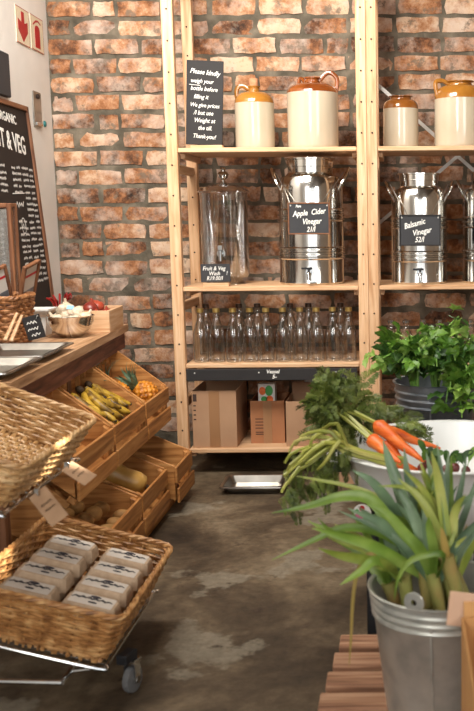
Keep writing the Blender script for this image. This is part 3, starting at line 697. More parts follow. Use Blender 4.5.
wall_sign('fire extinguisher symbol sign nearest the brick corner', [(29.5, 13), (41.5, 21), (43, 54.5), (30.5, 48.5)], 'ext')
u, z, w, h = wall_quad([(29, 90), (40, 93), (41, 128), (34, 126)])
q = thing('wall_latch', 'worn metal latch plate screwed to the white wall', 'latch'); q.matrix_world = wall_frame(u, z, .002)
bx('plate', (0, 0, .004), (w*.8, h, .008), m_brush, q, .002); MB().lathe([(0, 0), (.012, 0), (.01, .008), (0, .009)], 12, M=Matrix.Translation((0, h*.36, .008))).build('screw', m_hole, q, smooth=True); bx('catch', (0, -h*.42, .011), (w*.6, h*.1, .01), m_chrome, q, .002)
u, z = on_wall(44.3, 124); q = tag(MB().lathe([(0, 0), (.016, 0), (.013, .008), (0, .01)], 12, M=wall_frame(u, z, .0)).build('wall_plug', mat('teal_plastic', [(20, 110, 110)], rough=.5), smooth=True), 'small teal plug in the white wall beside the latch', 'plug')
u, z, w, h = wall_quad([(-14, 46), (4, 54), (5.5, 97), (-14, 92)])
q = tag(MB().box((0, 0, .012), (w, h, .024), .004, wall_frame(u, z, .0)).build('wall_panel', m_board2), 'dark panel above the menu board at the picture edge', 'panel')

# menu blackboard leaning on the wall, standing on the counter
ZC = .735
pt = Vector((wallx(4.75)+.022, 4.75, aty(31, 107, 4.75).z)); pb = Vector((aty(55.5, 316, 4.75).x, 4.75, ZC))
BH = (pt-pb).length; BWd = .70
mbd = thing('menu_blackboard', 'large wood-framed menu blackboard headed Fruit & Veg leaning on the wall', 'blackboard', pb)
MM = frame(Vector((0, 0, 0)), -WU, pt-pb)                     # x towards the corner (0 = right edge), y up the board, z outwards
MB().box((-BWd/2, BH/2, -.006), (BWd, BH, .01), .001, MM).build('panel', m_bboard, mbd)
for c, d in (((-BWd/2, BH-.011, 0), (BWd, .022, .02)), ((-BWd/2, .011, 0), (BWd, .022, .02)), ((-.009, BH/2, 0), (.018, BH, .02)), ((-BWd+.009, BH/2, 0), (.018, BH, .02))):
    MB().box(c, d, .002, MM).build('frame_bar', framew['z'] if d[0] < .1 else framew['y'], mbd)
text('ORGANIC', .055, mbd, MM @ Matrix.Translation((-.3, BH-.075, .0006)) @ Matrix.Rotation(-.04, 4, 'Z'), bold=.001)
text('FRUIT & VEG', .115, mbd, MM @ Matrix.Translation((-.345, BH-.175, .0006)) @ Matrix.Rotation(-.06, 4, 'Z') , bold=.002, sx=.78)
mb = MB(); y = BH-.29
while y > .2:
    for cx0, cw in ((-.19, .085), (-.095, .06), (-.33, .06), (-.265, .05), (-.5, .09), (-.62, .08)):
        if cx0 < -.2 and BH-.52 < y < BH-.40: continue
        scribble(mb, cx0+rnd(0, .006), y+rnd(-.003, .003), cw*rnd(.7, 1.05), .014, .0021)
    y -= .0265
stroke(mb, (-.36, BH-.405, .001), (-.2, BH-.40, .001), .002)
scribble(mb, -.33, BH-.45, .1, .028, .003)
for k in range(24):
    a = k*PI/12; stroke(mb, (-.27+.028*math.cos(a), BH-.545+.034*math.sin(a), .001), (-.27+.028*math.cos(a+.27), BH-.545+.034*math.sin(a+.27), .001), .002)
scribble(mb, -.29, BH-.545, .04, .03, .002)
me = mb.mesh('chalk_writing', fixn=False); me.transform(MM); stuff(put('chalk_writing', me, m_chalk, mbd))

# ------------------------------------------------------------------ counter with crate racks
ct = thing('produce_counter', 'long wooden produce counter with sloped crate racks below', 'counter', (-1.45, 3.7, 0))
cf0, cf1 = (-1.246, 4.565), (-1.158, 2.93)      # front top edge, far and near
def edge_x(y): return cf0[0]+(cf1[0]-cf0[0])*(cf0[1]-y)/(cf0[1]-cf1[1])
def hexa(lo, hi, m, name, root, off0=0, off1=0):
    pass
def slab(name, ya, yb, d0, d1, z0, z1, m):       # strip that follows the counter edge, d0..d1 metres behind it
    vs = []
    for z in (z0, z1):
        for y in (ya, yb):
            for d in (d0, d1): vs.append((edge_x(y)-d, y, z))
    mb = MB().add(vs, [(0, 1, 3, 2), (4, 5, 7, 6), (0, 1, 5, 4), (2, 3, 7, 6), (0, 2, 6, 4), (1, 3, 7, 5)]); return wput(mb, name, m, ct)
for i in range(4): slab('top_board', cf1[1], cf0[1], -.0+i*.117, .115+i*.117, ZC-.032, ZC, topw['y'])
slab('apron', cf1[1]+.03, cf0[1]-.03, .012, .045, ZC-.105, ZC-.033, redw['y'])
slab('end_board', cf0[1]-.06, cf0[1]-.032, .05, .44, ZC-.11, ZC-.033, redw['x'])
for y in (cf1[1]+.06, 3.75, cf0[1]-.09):
    for d in (.055, .40):
        slab('leg', y-.025, y+.025, d, d+.05, 0, ZC-.033, framew['z'])
for y in (3.24, 3.52, 3.66, 3.96, 4.1, 4.33): slab('spacer_block', y-.022, y+.022, .046, .075, ZC-.15, ZC-.106, cratew['y'])
TU, TL = math.radians(37), math.radians(23)
DU, DL, HCr = .345, .42, .15
def along(p, a, dx, dz): return (p[0]+dx*math.cos(a)+dz*math.sin(a), p[1]-dx*math.sin(a)+dz*math.cos(a))
up_root = (-1.03, .472-HCr); lo_root = (-.952, .203-HCr)
def sl(rt, a, d, dz): return (rt[0]+d*math.cos(a), rt[1]-d*math.sin(a)+dz)
for rt, a, dd in ((up_root, TU, (-.03, -.30)), (lo_root, TL, (-.03, -.36))):
    for d in dd:
        x, z = sl(rt, a, d, -.016)
        wput(MB().box((0, 0, 0), (.03, 1.30, .022), .002, Matrix.Translation((x, 3.75, z)) @ Matrix.Rotation(a, 4, 'Y')), 'rail', cratew['y'], ct)
for y in (3.12, 3.75, 4.38):      # sloped brackets that carry the rails
    for rt, a, l in ((up_root, TU, DU), (lo_root, TL, DL)):
        x, z = sl(rt, a, -l/2-.02, -.046)
        wput(MB().box((0, 0, 0), (l-.05, .03, .024), .002, Matrix.Translation((x, y, z)) @ Matrix.Rotation(a, 4, 'Y')), 'bracket', cratew['x'], ct)
wput(MB().box((-.985, 3.75, .013), (.022, 1.30, .024), .002), 'floor_rail', cratew['y'], ct)
def shear_of(tilt): return Matrix(((math.cos(tilt), 0, 0, 0), (0, 1, 0, 0), (-math.sin(tilt), 0, 1, 0), (0, 0, 0, 1)))
def crate(label, root, tilt, y0, y1, D, group, dx=0):
    """display crate with an upright slatted front and sides that climb backwards: x = 0 front, -D back; y across; z up"""
    t = thing('produce_crate', label, 'crate', (root[0]+dx, y0+.004, root[1]), (0, 0, 0), group); t['tilt'] = tilt
    w = y1-y0-.008; th = .011; h = HCr; Sh = shear_of(tilt)
    def sb(n, c, d, m, b=None): MB().box(c, d, b, Sh).build(n, m, t)
    for z0, z1, o in ((.0, .062, .007), (.082, h, 0)):
        bx('slat', (-th/2+o, w/2, (z0+z1)/2), (th, w, z1-z0), cratew['y'], t); sb('slat', (-D+th/2, w/2, (z0+z1)/2), (th, w, z1-z0), cratew['y'])
    for y in (th/2, w-th/2): sb('side_board', (-D/2, y, h/2+.002), (D-2*th-.002, th, h-.004), cratew['x'])
    for x in (-th-.013, -D+th+.013):
        for y in (th+.013, w-th-.013): sb('corner_post', (x, y, h/2), (.024, .024, h-.012), cratew['z'])
    n = 4; bw = (D-2*th)/n
    for i in range(n): sb('bottom_slat', (-th-bw*(i+.5), w/2, .006), (bw-.006, w-2*th-.002, .008), cratew['y'])
    return t
GU, GL = 'crates on the upper sloped rack', 'crates on the lower sloped rack'
cA = crate('upper wooden crate holding the pineapples', up_root, TU, 3.985, 4.39, DU, GU)
cB = crate('upper wooden crate full of bananas', up_root, TU, 3.535, 3.972, DU, GU)
cC = crate('empty upper wooden crate beside the bananas crate', up_root, TU, 3.09, 3.522, DU, GU)
cD = crate('lower wooden crate nearest the rack post, with sweet potatoes', lo_root, TL, 3.99, 4.30, DL, GL, dx=.035)
cE = crate('lower wooden crate holding butternut squash', lo_root, TL, 3.575, 3.978, DL, GL)
cG = crate('lower wooden crate holding potatoes', lo_root, TL, 3.15, 3.563, DL, GL)
def inc(crate_o, x, y, z): return crate_o.matrix_basis @ (shear_of(crate_o['tilt']) @ Vector((x, y, z)))

# bananas
def banana(mb_len, R=.016, bend=.9):
    pts = []; n = 9; rad = []
    for i in range(n+1):
        a = -bend/2+bend*i/n; pts.append((mb_len/bend*math.sin(a), 0, -mb_len/bend*math.cos(a)+mb_len/bend)); u = i/n
        rad.append(R*(.35+.65*math.sin(PI*min(1, max(0, .12+u*.8)))**.6))
    rad[0] = R*.34; rad[-1] = R*.3
    return MB().tube(pts, rad, 7).mesh('banana', True, 60), pts
bmesh_ = [banana(.16), banana(.145, .015, 1.1), banana(.11, .015, .8)]
def banana_bunch(label, cr, x, y, rz, n, kind, spread=.35, zoff=.016):
    p = inc(cr, x, y, zoff); t = thing('banana_bunch', label, 'bananas', p, (0, cr['tilt'], rz), 'bunches of bananas in the crate')
    me, pts = bmesh_[kind]; L_ = pts[-1][0]-pts[0][0]
    for i in range(n):
        a = (i-(n-1)/2)*spread/n*2; lay = .016*(i % 2)
        M = Matrix.Rotation(a, 4, 'Z') @ Matrix.Translation((L_*.5+.012, 0, .004+lay)) @ Matrix.Rotation(rnd(-.3, .3)+1.1*(1 if i > n/2 else -1), 4, 'X')
        b = put('banana', me, m_banana, t); b.matrix_basis = M
        tipm = MB().ell(pts[-1], (.006, .006, .006), seg=6, rings=4).mesh('tip'); put('tip', tipm, m_btip, b)
    MB().ell((0, 0, .014), (.02, .016, .015), seg=8, rings=6).build('crown', m_btip, t, smooth=True)
    return t
banana_bunch('ripe yellow banana bunch at the back left of the crate', cB, -.27, .10, .35, 5, 0, .9, .075)
banana_bunch('ripe banana bunch across the middle of the crate', cB, -.25, .22, .15, 6, 0, 1.1, .085)
banana_bunch('banana bunch with dark tips beside the far crate wall', cB, -.26, .36, -.35, 5, 0, .9, .075)
banana_bunch('small spotted banana bunch low in the crate', cB, -.18, .20, .1, 6, 2, 1.2, .075)
banana_bunch('small spotted banana bunch against the crate front', cB, -.18, .32, -.2, 6, 2, 1.1, .075)
banana_bunch('small spotted banana bunch in the near front corner', cB, -.17, .1, .25, 5, 2, 1.0, .06)

# pineapples
def pineapple(label, p, axis, R=.058, Ln=.135, crown=.11):
    t = thing('pineapple', label, 'pineapple', p, Vector(axis).to_track_quat('Z', 'Y').to_euler(), 'pineapples in the crate')
    vs = []; fs = []; seg = 60; n = 36
    for j in range(n+1):
        u = j/n; rr = R*(math.sin(PI*(.12+.80*u)))**.5
        for k_ in range(seg):
            a = 2*PI*k_/seg; b = abs(math.sin(5*a+u*11))*abs(math.sin(5*a-u*11)); r2 = rr*(.92+.17*b)
            vs.append((r2*math.cos(a), r2*math.sin(a), Ln*u))
    for j in range(n):
        for k_ in range(seg): a = j*seg+k_; b = j*seg+(k_+1) % seg; fs.append((a, b, b+seg, a+seg))
    fs.append(tuple(range(seg))); fs.append(tuple(range(n*seg, (n+1)*seg)))
    MB().add(vs, fs).build('fruit', m_pine_a, t, smooth=True, ang=70)
    lm = [blade([(0, 0, 0), (.012, 0, crown*.35), (.035*s_, 0, crown*.7), (.075*s_, 0, crown*.85)], .021, 8, lambda u: max(.04, 1-u), .3, (1, 0, .2)).mesh('crown_leaf', True) for s_ in (.6, 1.0, 1.4)]
    for k_ in range(26):
        r_ = (k_ % 13)/13; put('crown_leaf', lm[k_ % 3], m_pine_l, t, (0.012*math.cos(k_*2.4), .012*math.sin(k_*2.4), Ln*.97), (rnd(-.15, .15), (.1 if k_ > 15 else .45)+rnd(-.1, .1), k_*2.4))
    return t
ax = Vector((-.66, -.16, .56))
pineapple('golden pineapple lying uncovered with its crown uphill', inc(cA, -.045, .275, .085), ax, .053, .1, .115)
pineapple('pineapple of which mostly the crown shows behind the crate side', inc(cA, -.13, .10, .066), ax, .048, .1, .11)

# butternut, potatoes, sweet potatoes
def squash(label, p, rot, s=1):
    t = thing('butternut_squash', label, 'squash', p, rot, 'butternut squash in the crate')
    pr = [(0, 0), (.02, .002), (.048, .018), (.06, .05), (.056, .085), (.042, .12), (.036, .16), (.037, .2), (.03, .222), (.012, .23), (0, .23)]
    MB().lathe([(r_*s, z*s) for r_, z in pr], 24).build('flesh', m_squash, t, smooth=True, ang=70)
    MB().tube([(0, 0, .226*s), (.002, 0, .24*s), (.006, 0, .25*s)], [.011*s, .008*s, .01*s], 7).build('stem', m_btip, t, smooth=True)
    return t
aL = cE['tilt']
p0 = inc(cE, -.345, .20, .10)
squash('large butternut squash lying across the crate', p0, (0, PI/2+aL, .12), 1.28)
squash('butternut squash half hidden at the near side of the crate', inc(cE, -.30, .08, .085), (0, PI/2+aL, -.05), .92)
squash('butternut squash tucked against the far crate wall', inc(cE, -.32, .345, .062), (0, PI/2+aL, .02), .72)
pos = []
for i in range(14):
    x = -.06-.075*(i % 4)+rnd(-.01, .01); y = .07+.088*(i//4)+rnd(-.008, .008); pos.append((x, y))
nth = 0
for i, (x, y) in enumerate(pos):
    z = .078
    o = MB().ell((0, 0, 0), (rnd(.034, .043), rnd(.028, .034), rnd(.025, .03)), seg=12, rings=8, wob=.04).build('potato', m_potato, None, True, 80, inc(cG, x, y, z), (rnd(-.3, .3), aL, rnd(0, 3)))
    tag(o, 'brown potato, %s from the aisle in the crate\'s %s row' % (ORD[i % 4], ORD[i//4]), 'potato', 'potatoes in the lower crate')
for i, (x, y) in enumerate(((-.08, .08), (-.10, .20), (-.2, .09), (-.22, .22))):
    o = MB().ell((0, 0, 0), (.062, .027, .026), seg=12, rings=10, wob=.05).build('sweet_potato', m_swp, None, True, 80, inc(cD, x, y, .038), (0, aL, rnd(-.5, .5)))
    tag(o, 'red-brown sweet potato, %s from the front of its crate' % ORD[i], 'sweet potato', 'sweet potatoes in the lower crate')

# ------------------------------------------------------------------ goods on the counter
def wicker(t, W_, D_, H_, m, flare=.03, rows=9, pitch=.03, r=.0055, cx_=0, cy_=0, base=True, rim=.0095):
    """woven basket: parts weave, stake, rim, base under the Empty t; bottom centre at (cx_, cy_, 0)"""
    def loop(w, d, n, z, rc=.035):
        """n points round a rounded rectangle"""
        segs = []; x, y = w/2-rc, d/2-rc; per = 4*x+4*y+2*PI*rc; out = []
        for i in range(n):
            s_ = per*i/n; L4 = [2*y, PI*rc/2, 2*x, PI*rc/2, 2*y, PI*rc/2, 2*x, PI*rc/2]; k_ = 0
            while k_ < 7 and s_ > L4[k_]: s_ -= L4[k_]; k_ += 1
            a = s_/rc if k_ % 2 else 0
            if k_ == 0: p, nn = (w/2, -y+s_), (1, 0)
            elif k_ == 1: p, nn = (x+rc*math.cos(a), y+rc*math.sin(a)), (math.cos(a), math.sin(a))
            elif k_ == 2: p, nn = (x-s_, d/2), (0, 1)
            elif k_ == 3: p, nn = (-x-rc*math.sin(a), y+rc*math.cos(a)), (-math.sin(a), math.cos(a))
            elif k_ == 4: p, nn = (-w/2, y-s_), (-1, 0)
            elif k_ == 5: p, nn = (-x-rc*math.cos(a), -y-rc*math.sin(a)), (-math.cos(a), -math.sin(a))
            elif k_ == 6: p, nn = (-x+s_, -d/2), (0, -1)
            else: p, nn = (x+rc*math.sin(a), -y-rc*math.cos(a)), (math.sin(a), -math.cos(a))
            out.append((Vector((p[0]+cx_, p[1]+cy_, z)), Vector((nn[0], nn[1], 0))))
        return out
    n = int((2*W_+2*D_)/pitch); n += 1-n % 2
    mb = MB(); dz = (H_-.02)/rows
    for j in range(rows):
        z = .012+dz*(j+.5); f = flare*(z/H_-1)*2; Lp = loop(W_+f, D_+f, n*2, z)
        pts = [p+nn*((r*.95 if ((i//2)+j) % 2 else -r*.95) if i % 2 == 0 else 0)+Vector((0, 0, rnd(-.0015, .0015))) for i, (p, nn) in enumerate(Lp)]
        pts.append(pts[0]); mb.tube(pts, dz*.5, 5, caps=False, flat=1)
    stuff(mb.build('weave', m, t, smooth=True))
    mb = MB(); B0 = loop(W_-2*flare, D_-2*flare, n, 0); B1 = loop(W_, D_, n, H_)
    for i in range(0, n): mb.tube([B0[i][0], (B0[i][0]+B1[i][0])/2, B1[i][0]], r*.62, 5)
    stuff(mb.build('stakes', m, t, smooth=True))
    for ph in range(3):
        Lp = loop(W_, D_, n*3, H_); pts = []
        for i, (p, nn) in enumerate(Lp):
            a = i*1.05+ph*2*PI/3; pts.append(p+nn*(math.cos(a)*rim*.55)+Vector((0, 0, math.sin(a)*rim*.55)))
        pts.append(pts[0]); MB().tube(pts, rim*.62, 6, caps=False).build('rim_strand', m, t, smooth=True)
    if base:
        mb = MB(); w, d = W_-2*flare, D_-2*flare; k_ = int(w/.016); nj = int(d/.03)
        for i in range(k_):
            x = -w/2+w*(i+.5)/k_
            mb.tube([(x+cx_, -d/2+d*j/nj+cy_, .008+(.003 if (i+j) % 2 else -.003)) for j in range(nj+1)], .0065, 5)
        stuff(mb.build('base_weave', m, t, smooth=True))
        for j in range(1, nj): MB().tube([(-w/2+cx_, -d/2+d*j/nj+cy_, .008), (w/2+cx_, -d/2+d*j/nj+cy_, .008)], .005, 5).build('base_rod', m, t, smooth=True)

pan('steel_tray', 'empty steel tray on the counter, the farther of two', -1.355, 3.50, ZC+.001, .29, .36, .026, m_brush, rz=.05, fl=.03)
pan('steel_tray', 'empty steel tray on the counter, the nearer of two', -1.335, 3.12, ZC+.001, .29, .34, .026, m_brush, rz=.05, fl=.03)
# steel bowl with garlic
pc = atz(71.5, 337, ZC); R = .093
bw = thing('steel_bowl', 'polished steel bowl of garlic on the counter', 'bowl', (pc.x, pc.y, ZC))
MB().lathe([(0, .002), (.04, 0), (.045, .002), (R*.8, .03), (R*.97, .065), (R, .085), (R*1.03, .088), (R*1.0, .09), (R*.96, .085), (R*.93, .066), (R*.76, .033), (.04, .006), (0, .006)], 40).build('bowl', m_steel, bw, smooth=True, ang=60)
gp = [(-.035, -.045, .088), (.03, -.04, .088), (-.055, .02, .09), (.052, .012, .09), (0, .0, .105), (.01, .055, .09), (-.02, .03, .125), (-.02, -.015, .128), (.03, .035, .115)]
gl = ['by the near left rim', 'by the near right rim', 'at the left rim', 'at the right rim', 'in the middle', 'at the far rim', 'on top towards the blackboard', 'on top in the centre', 'on top by the wooden box']
gs = [(.0, 0), (.008, .0), (.022, .003), (.028, .014), (.024, .026), (.012, .036), (.005, .044), (.004, .058), (0, .058)]
for i, (g_, w) in enumerate(zip(gp, gl)):
    t = thing('garlic_bulb', 'pale garlic bulb %s of the steel bowl' % w, 'garlic', (pc.x+g_[0], pc.y+g_[1], ZC+g_[2]-.03), (rnd(-.9, .9), rnd(-.9, .9), rnd(0, 6)), 'garlic in the bowl')
    vs = []; seg = 18
    mb = MB().lathe([(r_*1.15, z*1.1) for r_, z in gs], 24)
    mb.v = [(x*(1+.07*math.cos(6*math.atan2(y, x))), y*(1+.07*math.cos(6*math.atan2(y, x))), z) for x, y, z in mb.v]
    mb.build('bulb', m_garlic, t, smooth=True, ang=80); MB().lathe([(0, -.003), (.01, -.002), (.009, .001), (0, .001)], 10).build('root_plate', m_cork, t, smooth=True)
o = MB().prism([(-.013, -.008), (.013, -.01), (.016, .006), (-.011, .01)], .002, Matrix.Rotation(.9, 4, 'X')).build('paper_label', m_blue, None, False, 40, aty(70, 307.5, pc.y-.065)); tag(o, 'small light blue paper label among the garlic', 'label')
# wooden box with red onions at the far end
wbx = thing('wooden_box', 'low pale wooden box of red onions at the far counter end', 'box', (-1.335, 4.34, ZC), (0, 0, .05))
for c, d, a in (((0, -.125, .047), (.2, .012, .094), 'x'), ((0, .125, .047), (.2, .012, .094), 'x'), ((.094, 0, .047), (.012, .238, .094), 'y'), ((-.094, 0, .047), (.012, .238, .094), 'y'), ((0, 0, .005), (.176, .238, .01), 'y')):
    bx('board', c, d, pine[a], wbx, .002)
for i, (x, y, z, w) in enumerate([(-.045, -.075, .045, 'near left corner'), (.045, -.075, .045, 'near right corner'), (-.045, .01, .045, 'middle left'), (.045, .01, .045, 'middle right'), (-.045, .078, .045, 'far left corner'), (.045, .078, .045, 'far right corner'), (0, -.035, .085, 'top near side'), (0, .05, .085, 'top far side')]):
    t = thing('red_onion', 'red onion in the wooden box, %s' % w, 'onion', (-1.335+x, 4.34+y, ZC+z+.006), (rnd(-.5, .5), rnd(-.5, .5), 0), 'red onions in the wooden box')
    MB().lathe([(0, -.032), (.02, -.028), (.036, -.008), (.036, .008), (.022, .026), (.007, .036), (.004, .048), (0, .048)], 18).build('bulb', m_onion, t, smooth=True, ang=80)
    MB().lathe([(0, -.037), (.006, -.034), (.007, -.03), (0, -.03)], 8).build('root', m_cork, t)
# chilli pot
cp = Vector((-1.50, 4.40, ZC)); t = thing('chilli_pot', 'small dark pot with a bunch of red chillies behind the bowl', 'pot', cp)
MB().lathe([(0, 0), (.035, 0), (.045, .075), (.05, .08), (.044, .084), (.038, .07), (0, .07)], 24).build('pot', m_board2, t, smooth=True, ang=50)
for i in range(9):
    a = i*2.4; x, y = math.cos(a), math.sin(a); MB().tube(crv([(x*.012, y*.012, .07), (x*.03, y*.03, .12), (x*.05, y*.05, .145+rnd(-.02, .02)), (x*.055, y*.055, .135)], 7), [.0015, .002, .004, .005, .005, .0045, .003, .001], 6).build('chilli', m_chilli, t, smooth=True)
# white tub, small chalk card, baskets with framed cards, tongs, glazed case
t = thing('white_dish', 'white square dish between the bowl and the menu board', 'dish', (-1.505, 4.16, ZC))
MB().lathe([(0, 0), (.05, 0), (.058, .08), (.085, .105), (.085, .112), (.078, .112), (.05, .082), (.045, .01), (0, .01)], 4, M=Matrix.Rotation(PI/4, 4, 'Z')).build('dish', m_plast, t)
tq, M, w, h = easel_sign('chalk_sign', 'small leaning chalk card beside the steel bowl', (23, 318), (39.5, 313.5), (44.5, 337), (27, 341.5), 3.72, ZC+.003, [], bm=m_board, base=False)
mb = MB()
for u0, v0, ww in ((-.3, .22, .55), (-.34, -.05, .6), (-.22, -.3, .5)): scribble(mb, u0*w, v0*h, ww*w, h*.14, .0016)
me = mb.mesh('chalk_writing', fixn=False); me.transform(M); stuff(put('chalk_writing', me, m_chalk, tq))
MB().tube(crv([(-.0, .008, .095), (.012, -.003, .12), (.02, .01, .105), (.012, .016, .085)], 10), .0022, 6).build('clip', m_chrome, tq, smooth=True)
bn = thing('wicker_basket', 'brown wicker basket on the counter behind the small chalk card', 'basket', (-1.52, 3.80, ZC)); wicker(bn, .19, .23, .19, m_wickd, rows=11, flare=.015, r=.005)
bn2 = thing('wicker_basket', 'brown wicker basket on the counter cut by the left picture edge', 'basket', (-1.588, 3.50, ZC)); wicker(bn2, .165, .28, .17, m_wickd, rows=10, flare=.015, r=.005)
def framed_card(label, tl, tr, br, bl, Ya, Yb):
    """wood-framed price card leaning back over a basket; corners seen at these pixels, left edge at depth Ya, right edge at Yb"""
    A, B, Cc, D = aty(*tl, Ya), aty(*tr, Yb), aty(*br, Yb-.05), aty(*bl, Ya-.05)
    c = (D+Cc)/2; t = thing('framed_card', label, 'sign', c); xa = B-A; ya = (A+B)/2-(Cc+D)/2; w = (xa.length+(Cc-D).length)/2; h = ya.length
    M = frame((A+B+Cc+D)/4-c, xa, ya)
    MB().box((0, 0, -.004), (w, h, .006), .001, M).build('card', m_label, t)
    for c_, d_ in (((0, h/2, 0), (w+.012, .012, .016)), ((0, -h/2, 0), (w+.012, .012, .016)), ((-w/2, 0, 0), (.012, h, .016)), ((w/2, 0, 0), (.012, h, .016))): MB().box(c_, d_, .002, M).build('frame_bar', framew['z'], t)
    MB().box((0, h*.27, -.0006), (w*.9, h*.05, .001), .0002, M).build('red_stripe', m_red, t); MB().box((0, -h*.25, -.0006), (w*.88, h*.42, .001), .0002, M).build('dark_picture', m_zincd, t)
    return t
framed_card('wood-framed price card leaning in the far brown basket', (29.5, 268), (43.5, 260.5), (25, 311), (14, 313), 3.90, 4.02)
framed_card('wood-framed price card at the left picture edge', (-9, 277), (14, 265), (2, 313), (-16, 318), 3.72, 3.84)
mbt = thing('wooden_tongs', 'pair of wooden tongs resting on the near brown basket', 'tongs', aty(6, 338, 3.45))
o = Vector(mbt.location)
for a, b in (((17, 313), (5, 340)), ((22, 315), (11, 341))):
    A = aty(*a, 3.52)-o; B = aty(*b, 3.45)-o; MB().tube([A, (A+B)/2, B], [.006, .007, .008], 6, flat=.6).build('arm', pine['z'], mbt)
# glazed wooden case
cx1 = aty(13.5, 240, 3.97).x; zt = aty(14, 203, 3.97).z; w = .17; cs = thing('glazed_case', 'tall wood-framed glass case in front of the menu board', 'case', (cx1-w/2, 3.995, ZC)); hh = zt-ZC; d = .07
for x in (-w/2+.009, w/2-.009):
    for y in (-d/2+.009, d/2-.009): bx('corner_post', (x, y, hh/2), (.018, .018, hh), framew['z'], cs)
for z in (.012, hh-.009):
    for y in (-d/2+.009, d/2-.009): bx('rail', (0, y, z), (w-.037, .016, .018), framew['x'], cs)
    for x in (-w/2+.009, w/2-.009): bx('rail', (x, 0, z), (.016, d-.037, .018), framew['y'], cs)
for y in (-d/2+.008, d/2-.008): bx('pane', (0, y, hh/2), (w-.038, .003, hh-.045), m_pane, cs, .0005)
for x in (-w/2+.008, w/2-.008): bx('pane', (x, 0, hh/2), (.003, d-.038, hh-.045), m_pane, cs, .0005)
for x in (-.035, .0, .035):
    MB().lathe([(0, 0), (.016, 0), (.016, hh-.08), (0, hh-.08)], 16, c=(x, 0, .022)).build('glass_tube', m_pane, cs, smooth=True, ang=40)

# ------------------------------------------------------------------ wire trolley with wicker trays
TB1, TB2 = math.radians(14.5), math.radians(20)
b1r = (-.69, .236); b2r = (-.868, .65)             # right rim edge (x, z)
W1, D1, H1 = .385, .56, .142; W2, D2, H2 = .40, .58, .125
y1c, y2c = 2.63, 2.52
def basket_at(label, edge, tilt, yc, W_, D_, H_, m, **k):
    px_, pz_ = edge[0]-H_*math.sin(tilt), edge[1]-H_*math.cos(tilt)     # bottom below the right rim
    t = thing('wicker_tray', label, 'basket', (px_, yc, pz_), (0, tilt, 0)); wicker(t, W_, D_, H_, m, cx_=-W_/2, **k); return t
bl_ = basket_at('lower wicker tray full of egg cartons on the trolley', b1r, TB1, y1c, W1, D1, H1, m_wick, rows=13, pitch=.044, r=.0048, rim=.008)
bu_ = basket_at('empty upper pale wicker tray on the trolley', b2r, TB2, y2c, W2, D2, H2, m_wickl, rows=11, pitch=.046, r=.0052, rim=.008)
tr = thing('wire_trolley', 'chrome wire trolley on castors carrying the two wicker trays', 'trolley', (-.95, 2.6, 0)); to = Vector(tr.location)
def wtube(name, pts, r, m=m_chrome, root=tr, seg=8): return wput(MB().tube(pts, r, seg), name, m, root, smooth=True)
def tier(rim, tilt, yc, W_, D_, H_, drop):
    def P(x, y, z=0): q = (rim[0]-H_*math.sin(tilt), rim[1]-H_*math.cos(tilt)); e = along(q, tilt, x, z-drop); return Vector((e[0], yc+y, e[1]))
    fr = [P(-.022, -D_/2+.02), P(-.022, D_/2-.02), P(-W_, D_/2-.02), P(-W_, -D_/2+.02), P(-.022, -D_/2+.02)]
    rc = []
    for i in range(4):
        a, b = fr[i], fr[i+1]; dv = (b-a).normalized()*.025; rc += [a+dv*1.0, b-dv*1.0]
    rc.append(rc[0]); wtube('tier_frame', crv(rc, 60), .0055)
    for i in range(7): y = -D_/2+.05+(D_-.1)*i/6; wtube('tier_wire', [P(-.022, y, .001), P(-W_, y, .001)], .0025, seg=6)
    return P
P1 = tier(b1r, TB1, y1c, W1, D1, H1, .0065); P2 = tier(b2r, TB2, y2c, W2, D2, H2, .0065)
for y in (-.24, .24):
    yy = 2.57+y; a = P1(-W1, y-.0); b = P2(-W2, y)
    wtube('post', [(-1.30, yy, .06), (-1.30, yy, .88)], .011); wtube('strut', [a, (-1.30, a.y, a.z+.03)], .006); wtube('strut', [b, (-1.30, b.y, b.z+.03)], .006)
    wtube('base_rail', [(-1.30, yy, .10), (-.84, yy, .085)], .007); wtube('prop', [P2(-.06, y, -.003), (-1.30, b.y, b.z-.25)], .006); wtube('prop', [P1(-.02, y), (-.84, P1(0, y).y, .085)], .005)
wtube('cross_rail', [(-1.30, 2.33, .85), (-1.30, 2.81, .85)], .008); wtube('cross_rail', [(-1.30, 2.3, .075), (-1.30, 2.84, .075)], .008); wtube('cross_rail', [(-.84, 2.33, .085), (-.84, 2.81, .085)], .007)
def castor(x, y, rz):
    root = MB().lathe([(0, -.011), (.022, -.011), (.0345, -.008), (.036, 0), (.0345, .008), (.022, .011), (0, .011)], 24, M=Matrix.Translation((x-to.x, y-to.y, .036)) @ Matrix.Rotation(rz, 4, 'Z') @ Matrix.Rotation(PI/2, 4, 'X')).build('castor_wheel', m_rubber, tr, smooth=True, ang=50)
    M = Matrix.Translation((x-to.x, y-to.y, 0)) @ Matrix.Rotation(rz, 4, 'Z')
    mb = MB(); mb.box((0, .017, .058), (.024, .003, .055), .0008, M); mb.build('castor_fork', m_chrome, root); mb = MB(); mb.box((0, -.017, .058), (.024, .003, .055), .0008, M); mb.build('castor_fork', m_chrome, root)
    MB().box((0, 0, .088), (.036, .04, .01), .002, M).build('castor_plate', m_chrome, root); MB().lathe([(0, -.02), (.009, -.02), (.009, .02), (0, .02)], 12, M=M @ Matrix.Translation((0, 0, .036)) @ Matrix.Rotation(PI/2, 4, 'X')).build('axle', m_brush, root)
    MB().box((-.02, 0, .105), (.055, .03, .026), .003, M).build('castor_bracket', m_black, root)
castor(-.70, 2.45, 1.25); castor(-.84, 2.83, 1.0); castor(-1.30, 2.34, .2); castor(-1.30, 2.81, .4)

